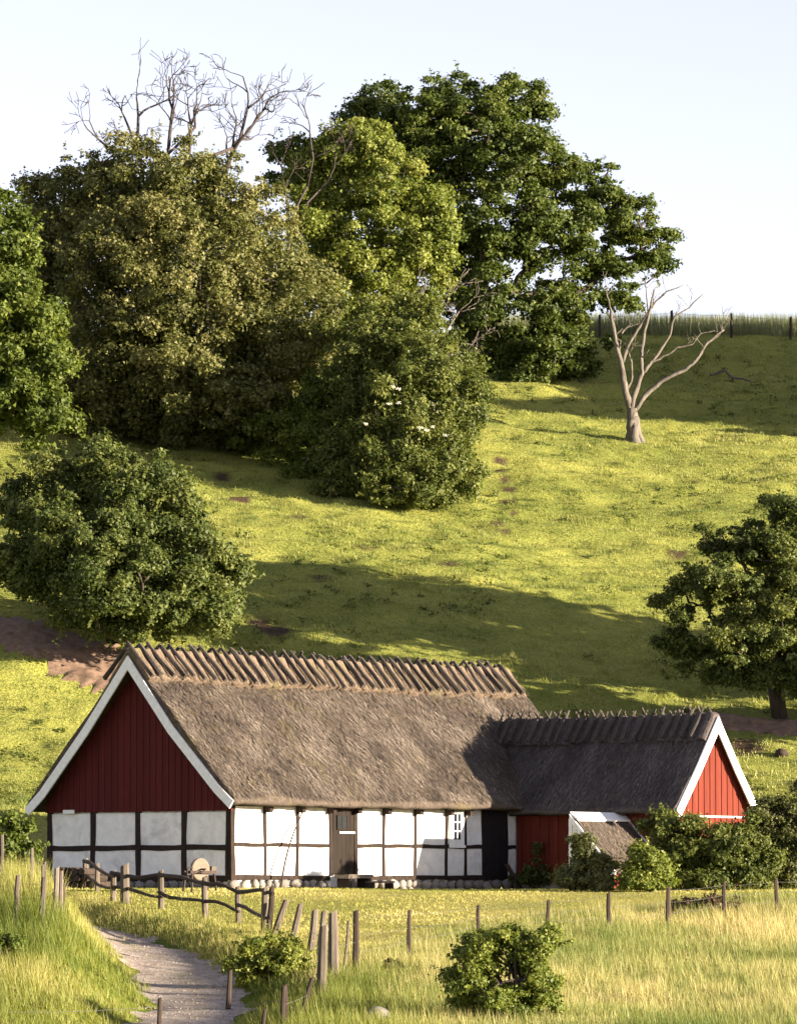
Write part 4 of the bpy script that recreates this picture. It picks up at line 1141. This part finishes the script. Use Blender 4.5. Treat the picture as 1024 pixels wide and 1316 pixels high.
tree('garden_shrub', 'tall grey green shrub cut by the right edge beside the annex', 'shrub', gnd(1005, 128.8), [lobe_px(*a, 128.8 + d) for *a, d in ((995, 1060, 30, 26, 0), (1025, 1050, 34, 34, 0), (1000, 1095, 32, 30, 0), (1035, 1100, 36, 40, 0), (985, 1080, 20, 26, 0), (1030, 1140, 34, 20, 0))], .05, 'leaf_dusty', 16000, leaf=.11, cl=.32, gap=.22, seed=44, stems=3, tint0=.42)
# tall weed beside the plank
wb = local(12.1, -1.0, -.25)
tree('corner_weed', 'slender leafy weed growing at the foot of the red wall corner', 'weed', (wb[0], wb[1], float(gz(wb[0], wb[1]))), [(wb + np.array([0, 0, .5]), np.array([.35, .3, .4])), (wb + np.array([.05, 0, 1.1]), np.array([.10, .1, .4])), (wb + np.array([.35, 0, .35]), np.array([.3, .25, .25])), (wb + np.array([-.4, 0, .3]), np.array([.3, .25, .2]))], .015, 'leaf_dark', 900, leaf=.10, cl=.12, gap=.2, seed=45, stems=2)

# front bush and bramble
YF = float(G(648, 1309)[1])
tree('meadow_bush', 'rounded green bush with brown twiggy heart in the front meadow', 'bush', gnd(648, YF), [lobe_px(*a, YF + d) for *a, d in ((650, 1205, 42, 18, 0), (690, 1215, 30, 22, 0), (612, 1222, 30, 22, 0), (650, 1240, 50, 26, 0), (612, 1262, 34, 30, -.2), (690, 1250, 32, 30, 0), (640, 1285, 42, 26, -.3), (690, 1290, 24, 22, 0), (605, 1290, 24, 20, 0))], .035, 'leaf_fresh', 17000, leaf=.085, cl=.2, gap=.31, seed=46, stems=9, bark='bare', inner=.3, tint0=.6, core=.02, fill=3.4, shoots=1.1, nt=16)
tree('bramble_bush', 'small bramble with pale flowers at the edge of the track', 'bush', gnd(345, 98), [lobe_px(*a, 98 + d) for *a, d in ((345, 1222, 34, 20, 0), (325, 1235, 24, 20, 0), (370, 1232, 26, 18, 0), (345, 1252, 34, 20, -.2), (380, 1250, 20, 14, 0))], .02, 'leaf_fresh', 7000, leaf=.085, cl=.2, gap=.33, seed=47, stems=3, tint0=.75, core=.0, shoots=1.0)
tree('bank_bush', 'leafy bush at the left edge beside the shaded house corner', 'bush', gnd(15, 119), [lobe_px(*a, 119 + d) for *a, d in ((20, 1066, 26, 22, 0), (-5, 1090, 30, 30, 0), (35, 1090, 20, 20, 0), (10, 1120, 34, 26, 0))], .03, 'leaf_maple', 8000, leaf=.12, cl=.2, gap=.33, seed=48, stems=3)
tree('bank_bush', 'dark nettle clump low on the left bank near the frame edge', 'bush', gnd(8, 92), [lobe_px(*a, 92 + d) for *a, d in ((5, 1215, 20, 20, 0), (-10, 1240, 26, 20, 0), (12, 1245, 18, 16, 0))], .02, 'leaf_maple', 3000, leaf=.085, cl=.14, gap=.3, seed=49, stems=3)
def heap(px, py, blobs):
    g = G(px, py); return g, [(g + np.array(o), np.array(r)) for o, r in blobs]
g, lb = heap(905, 1172, (((0, 0, .15), (.6, .5, .22)), ((-.5, .1, .1), (.5, .4, .16)), ((.5, 0, .1), (.45, .4, .15))))
tree('brush_pile', 'withered brown brush heap below the hedge by the wire fence', 'brush pile', g, lb, .02, 'leaf_brown', 2500, leaf=.1, cl=.14, gap=.2, seed=50, stems=3, skirt=.01, bark='bare')
g, lb = heap(507, 1252, (((0, 0, .1), (.3, .25, .13)), ((.18, 0, .08), (.25, .2, .1))))
tree('brush_pile', 'small dry brown heap in the grass right of the thick posts', 'brush pile', g, lb, .01, 'leaf_brown', 700, leaf=.07, cl=.1, gap=.2, seed=51, stems=2, skirt=.0, bark='bare')

# trees standing beyond the right edge of the view: their shade lies on the hill
def offtree(label, x, Y, h, r, seed, n=11000):
    b = np.array([x, Y, float(gz(x, Y))]); rng = np.random.default_rng(seed)
    lb = [(b + np.array([rng.uniform(-.5, .5) * r, rng.uniform(-.5, .5) * r, h * f]), np.array([r * .62, r * .62, h * .2])) for f in (.35, .45, .55, .65, .78, .85)]
    tree('shade_tree', label, 'tree', b, lb, .35, 'leaf_oak', n, leaf=.5, cl=1.1, gap=.3, seed=seed)
offtree('leafy tree standing just right of the view beside the dark layered tree', 23, 172, 10, 4.5, 61)
offtree('low leafy tree right of the view in front of the dark layered tree', 21.5, 166.5, 5.0, 2.8, 68)
offtree('tall leafy tree right of the view behind the dark layered tree', 28, 176, 12, 5, 66)
for lab, x, Y, h, r, sd_ in (('first', 34, 232.5, 8.5, 4.2, 62), ('second', 38, 238, 9, 4.5, 63), ('third', 43, 243, 9.5, 4.5, 64), ('fourth', 47, 250, 10, 4.5, 65), ('fifth', 36, 243, 8, 4, 67), ('sixth', 43, 253, 10, 4.5, 69), ('seventh', 37, 249, 9, 4.2, 70)):
    offtree(lab + ' leafy tree of the clump right of the view below the hilltop crop', x, Y, h, r, sd_)

# dead and bare trees ---------------------------------------------------------------------------
def grow(b, p, d, L, r, depth, rng, up=.15, spread=.6, kink=.22, split=(2, 3), minr=.012, shrink=.72):
    pts = [p.copy()]; rs = [r]; n = 4
    q = p.copy(); dd = d.copy()
    for i in range(n):
        dd = unit(dd + rng.normal(0, kink, 3) + np.array([0, 0, up * .3])); q = q + dd * L / n; pts.append(q.copy()); rs.append(max(minr, r * (1 - .42 * (i + 1) / n)))
    b.tube(pts, rs, 5 if r < .06 else 7, .05)
    if depth == 0: return
    for k in range(rng.integers(split[0], split[1] + 1)):
        f = rng.integers(2, n + 1) if k else n
        nd = unit(dd + rng.normal(0, spread, 3) + np.array([0, 0, up])); nd[1] *= .8
        grow(b, pts[f], nd, L * shrink * rng.uniform(.7, 1.15), max(minr, rs[f] * .78), depth - 1, rng, up, spread, kink, split, minr, shrink)
def px_limb(b, pts, Y, r0, r1, base):
    w = [P(x, y, Y + dy) - base for x, y, *q in pts for dy in [q[0] if q else 0]]
    w = [Vector(p) for p in w]
    out = []
    for i in range(len(w) - 1):
        for t in (0, .33, .66):
            p = w[i].lerp(w[i + 1], t); out.append(p + Vector((random.uniform(-.03, .03), random.uniform(-.05, .05), random.uniform(-.03, .03))) * (0 if i == 0 and t == 0 else 1))
    out.append(w[-1])
    n = len(out); b.tube(out, [r0 + (r1 - r0) * i / (n - 1) for i in range(n)], 8, .20)
    return out, np.linspace(r0, r1, n)
# pale dead tree on the slope
db = G(815, 568); YD = db[1]; dt = tag(empty('dead_tree', db), 'pale bleached dead tree with bare forked limbs alone on the slope', 'tree')
rngd = np.random.default_rng(5)
b = MB(); px_limb(b, [(816, 574), (815, 566), (814, 550), (812, 525)], YD, .37, .25, db); px_limb(b, [(804, 574), (810, 556), (812, 535)], YD, .16, .25, db); px_limb(b, [(826, 573), (818, 552), (815, 535)], YD, .15, .22, db)
b.build('trunk', M['palebark'], dt, smooth=True)
LIMBS = [([(812, 530), (803, 505), (800, 480), (794, 455), (787, 420), (785, 400)], .26, .10), ([(812, 528), (815, 505), (825, 480), (823, 460), (828, 425), (836, 395), (840, 372)], .20, .06),
         ([(814, 528), (828, 508), (850, 490), (880, 475), (897, 460), (908, 440), (930, 424)], .19, .06), ([(826, 478), (845, 455), (860, 430), (866, 408), (885, 395), (903, 378)], .12, .03),
         ([(800, 465), (808, 440), (825, 415), (835, 398), (842, 388), (856, 375), (878, 366)], .12, .03), ([(806, 500), (812, 485), (811, 465), (806, 450)], .09, .05),
         ([(824, 482), (838, 465), (852, 458), (870, 447), (890, 442), (900, 428), (918, 425)], .09, .03), ([(797, 430), (806, 420), (822, 416)], .07, .02), ([(832, 400), (830, 370), (828, 352)], .05, .02),
         ([(897, 460), (905, 445), (925, 430), (930, 410)], .05, .015), ([(785, 400), (780, 380), (778, 365)], .08, .02)]
for pts, r0, r1 in LIMBS:
    r0 *= .8; r1 *= .75
    b = MB(); out, rr = px_limb(b, pts, YD, r0, r1, db)
    for k in range(4):
        i = int(rngd.integers(len(out) // 2, len(out))); p = np.array(out[i])
        grow(b, p, unit(np.array([rngd.normal(.2, .6), rngd.normal(0, .4), .7])), rngd.uniform(.35, .8), max(.014, rr[i] * .4), 1, rngd, minr=.011)
    b.build('limb', M['palebark'], dt, smooth=True)
fb = G(938, 492); fbr = MB(); px_limb(fbr, [(912, 486), (930, 481), (942, 490), (954, 491), (966, 496)], fb[1], .08, .04, fb)
tag(fbr.build('fallen_branch', M['palebark']), 'pale fallen branch lying in the shade right of the dead tree', 'branch').location = fb + np.array([0, 0, .18])

def bare_tree(label, base, stems, Y, seed, depth=3, r=.14, L=2.6, matk='bare', minr=.018, spread=.55):
    rng = np.random.default_rng(seed); root = tag(empty('bare_tree', base), label, 'tree'); bs = np.array(base, float)
    for k, (px0, py0, px1, py1, sc) in enumerate(stems):
        a = P(px0, py0, Y) - bs; c = P(px1, py1, Y + rng.uniform(-1, 1)) - bs
        b = MB(); mid = (a + c) / 2 + rng.normal(0, .18, 3)
        b.tube([a, mid, c], [r * sc, r * sc * .85, r * sc * .7], 7, .06)
        d = unit(c - mid)
        for j in range(3):
            grow(b, c if j < 2 else mid, unit(d + rng.normal(0, .45, 3) * np.array([1, .6, 1])), L * sc * rng.uniform(.75, 1.1), r * sc * .6, depth, rng, up=.12, spread=spread, minr=minr)
        b.build('limb', M[matk], root, smooth=True)
    b = MB(); t = P(stems[0][0], stems[0][1], Y) - bs; b.tube([(0, 0, -.3), t * .5, t], [r * 1.8, r * 1.5, r * 1.2], 8); 
    for st_ in stems[1:]:
        e = P(st_[0], st_[1], Y) - bs; b.tube([t * .45, t * .5 + e * .5 - np.array([0, 0, .5]), e], [r * 1.2, r * 1.1, r * st_[4]], 7)
    b.build('trunk', M[matk], root, smooth=True)
bare_tree('spreading bare branches rising above the round olive tree', gnd(225, 223), [(165, 215, 128, 180, .75), (185, 225, 178, 150, 1.0), (180, 200, 160, 150, .7), (215, 215, 222, 140, 1.0), (240, 225, 246, 160, .9), (225, 190, 250, 140, .7), (285, 235, 300, 185, 1.0), (290, 215, 318, 140, .9), (300, 190, 340, 140, .8)], 223, 71, depth=3, r=.105, L=1.75, minr=.014, spread=.62)
bare_tree('thin bare twigs standing between the round tree and the oak', gnd(375, 228), [(370, 260, 362, 215, .8), (395, 240, 398, 170, .9), (420, 235, 432, 190, .6)], 228, 72, depth=2, r=.065, L=1.4)
bare_tree('bare brown stems between the pale ash and the oak trunk', gnd(560, 228), [(545, 440, 548, 395, .8), (560, 445, 570, 385, .9), (575, 440, 590, 400, .8), (520, 440, 520, 390, .8), (600, 450, 615, 425, .7)], 228, 73, depth=2, r=.07, L=1.2, matk='palebark', minr=.014, spread=.4)

# ------------------------------------------------------------------ grasses
def blades(name, label, cat, x, y, h, w, tint, mat, lean=.35, seg=1, seed=1, wind=(-.25, .1)):
    rng = np.random.default_rng(seed); n = len(x)
    z = gz(x, y) - .01
    az = rng.uniform(0, 2 * np.pi, n); s = np.stack([np.cos(az), np.sin(az), np.zeros(n)], -1) * (w * .5)[:, None]
    la = rng.uniform(0, 2 * np.pi, n); lv = np.stack([np.cos(la), np.sin(la)], -1) * (rng.random(n) * lean)[:, None] + np.array(wind) * lean
    b = np.stack([x, y, z], -1); tip = b + np.stack([lv[:, 0] * h, lv[:, 1] * h, h * np.sqrt(np.clip(1 - (lv ** 2).sum(1), .25, 1))], -1)
    if seg == 1:
        V = np.stack([b - s, b + s, tip], 1).reshape(-1, 3); F = [np.arange(3 * n).reshape(-1, 3)]; T = tint
    else:
        mid = b * .5 + tip * .5; mid[:, :2] = b[:, :2] * .72 + tip[:, :2] * .28; mid[:, 2] = b[:, 2] + (tip[:, 2] - b[:, 2]) * .55
        V = np.stack([b - s, b + s, mid + s * .8, mid - s * .8, tip], 1).reshape(-1, 3); k = np.arange(n)[:, None] * 5
        F = [np.concatenate([k, k + 1, k + 2, k + 3], 1), np.concatenate([k + 3, k + 2, k + 4], 1)]; T = np.concatenate([tint, tint])
    o = link(name, np_mesh(name, V, F, T), M[mat]); return tag(o, label, cat, kind='stuff')

rg = np.random.default_rng(99)
# hill pasture
n = 560000
yy = 146 + (264 - 146) * rg.random(n) ** .85; xx = rg.uniform(-1, 1, n) * (.094 * yy)
keep = (fbm(xx / .9, yy / .7, 41) + .35 * fbm(xx / 4, yy / 4, 44) > .56) & ~in_house(xx, yy)
_, _, hl, _ = zone(xx, yy); keep &= rg.random(n) < hl
xx, yy = xx[keep], yy[keep]
dp = dist_line(xx, yy, PATH_L); k2 = (dp > 2.1 * fbm(xx * 1.3, yy * 1.3, 46) - .15) ; xx, yy = xx[k2], yy[k2]
hb = np.zeros(len(xx))
for px, py, r in ((641, 592, .40), (642, 604, .42), (648, 618, .36), (653, 630, .40), (656, 645, .38), (658, 660, .25), (640, 674, .36), (648, 682, .3), (350, 812, .8), (335, 803, .6), (20, 722, 1.4)):
    g = G(px, py); hb = np.maximum(hb, np.exp(-(((xx - g[0]) / r) ** 2 + ((yy - g[1]) / (r * 1.6)) ** 2)))
xx, yy = xx[hb < .45], yy[hb < .45]
f1 = fbm(xx / 3.2, yy / 2.6, 51); f2 = fbm(xx / 12, yy / 10, 53)
f3 = fbm(xx / .55, yy / .5, 57, 2); tus = sstep(.60, .70, f3)
tint = np.clip(.52 - .35 * tus + (f1 - .5) * 1.4 + (f2 - .5) * .8 + rg.normal(0, .14, len(xx)), 0, 1)
hh = (.035 + .13 * np.clip(f1 * 1.6 - .35, 0, 1) * rg.random(len(xx)) + .05 * rg.random(len(xx))) * (1 + 1.2 * tus)
blades('pasture_grass', 'short tussocky yellow green grass covering the hillside', 'grass', xx, yy, hh, rg.uniform(.022, .045, len(xx)), tint, 'g_hill', .9, 1, 1)
# weeds scattered over the slope
nw = 1500; wy = rg.uniform(150, 258, nw); wx = rg.uniform(-1, 1, nw) * .092 * wy
wk = (fbm(wx / 5, wy / 5, 95) > .47) & ~in_house(wx, wy); wx, wy = wx[wk], wy[wk]; nw = len(wx); per = 26
wr = rg.uniform(.10, .30, nw); ci = np.repeat(np.arange(nw), per)
wp_ = np.stack([wx[ci] + rg.normal(0, 1, nw * per) * wr[ci] * .7, wy[ci] + rg.normal(0, 1, nw * per) * wr[ci] * .7, np.zeros(nw * per)], -1)
wp_[:, 2] = gz(wp_[:, 0], wp_[:, 1]) + np.abs(rg.normal(0, 1, nw * per)) * wr[ci] * .55 + .02
wt = np.clip(rg.normal(.45, .2, nw)[ci] + rg.normal(0, .12, nw * per), 0, 1)
tag(link('hill_weeds', leaf_mesh('hill_weeds', wp_, np.zeros((nw * per, 3)) + [0, -.2, .5], .10, wt, rg), M['leaf_shrub']), 'small dark weed tufts dotted over the pasture slope', 'weeds', kind='stuff')
# lawn
n = 120000
yy = rg.uniform(98, 146, n); xx = rg.uniform(-1, 1, n) * (.094 * yy)
_, lw, _, _ = zone(xx, yy); keep = (rg.random(n) < lw) & ~in_house(xx, yy) & (dist_line(xx, yy, TRACK_L) > 1.3)
xx, yy = xx[keep], yy[keep]; f1 = fbm(xx / 2.5, yy / 2.5, 61)
blades('lawn_grass', 'short sunlit lawn grass between the house and the wire fence', 'grass', xx, yy, .03 + .09 * f1 * rg.random(len(xx)), rg.uniform(.012, .03, len(xx)), np.clip(.5 + (f1 - .5) * 1.3 + rg.normal(0, .15, len(xx)), 0, 1), 'g_lawn', .9, 1, 2)
# tall meadow
n = 420000
yy = 82 + 50 * rg.random(n) ** 1.1; xx = rg.uniform(-1, 1, n) * (.094 * yy)
fd, _, _, _ = zone(xx, yy); keep = (rg.random(n) < fd) & (dist_line(xx, yy, TRACK_L) > 1.4)
xx, yy = xx[keep], yy[keep]; f1 = fbm(xx / 1.3, yy / 1.3, 71); f2 = fbm(xx / 4.5, yy / 4.5, 74); f3 = fbm(xx / .7, yy / .7, 77)
keep = rg.random(len(xx)) < .25 + 1.2 * f1; xx, yy, f1, f2, f3 = xx[keep], yy[keep], f1[keep], f2[keep], f3[keep]
hh = (.10 + .40 * rg.random(len(xx)) ** 1.8) * (.5 + .8 * f1)
blades('meadow_grass', 'tall straw coloured grass of the front meadow', 'grass', xx, yy, hh, rg.uniform(.008, .020, len(xx)), np.clip(.52 + (f2 - .5) * 1.5 - .5 * sstep(.58, .7, f3) + rg.normal(0, .2, len(xx)), 0, 1), 'g_field', .75, 1, 3)
# lush bank at left and along the bottom
n = 390000
yy = 80 + 44 * rg.random(n); xx = rg.uniform(-1.45, 1, n) * (.094 * yy)
_, _, _, bk = zone(xx, yy); dtr = dist_line(xx, yy, TRACK_L); keep = (rg.random(n) < bk) & ((dtr > .75 + .7 * fbm(xx * 2, yy * 2, 86)) | ((dtr < .3) & (fbm(xx * 1.5, yy * 1.5, 88) > .55)))
xx, yy = xx[keep], yy[keep]; f1 = fbm(xx / 1.5, yy / 1.5, 81); f2 = fbm(xx / 4, yy / 4, 84)
hh = (.14 + .55 * rg.random(len(xx)) ** 1.4) * (.5 + .8 * f1)
dtr = dist_line(xx, yy, TRACK_L); hh *= np.where(dtr < .5, .2, np.where(dtr < 2.6, .45, 1.0)) * np.where((xx < -6.5) & (yy > 96), 1.25, 1.0)
f2 = f2 + .22 * sstep(100, 110, yy) * sstep(-6, -8, xx)
blades('bank_grass', 'lush green grass and weeds on the bank beside the track', 'grass', xx, yy, hh, rg.uniform(.009, .020, len(xx)), np.clip(.5 + (f2 - .5) * 1.7 + rg.normal(0, .22, len(xx)), 0, 1), 'g_bank', .7, 1, 4)
# rye on the hilltop
n = 60000
yy = rg.uniform(264.2, 292, n); xx = rg.uniform(5, 34, n)
blades('crop_field', 'pale green standing rye on the hilltop behind the fence', 'crop', xx, yy, rg.uniform(1.0, 1.5, n) * (.85 + .35 * fbm(xx / 1.6, yy / 3, 93)), rg.uniform(.02, .045, n), np.clip(.5 + (fbm(xx / 3, yy / 3, 91) - .5) + rg.normal(0, .18, n), 0, 1), 'g_crop', .15, 1, 5)
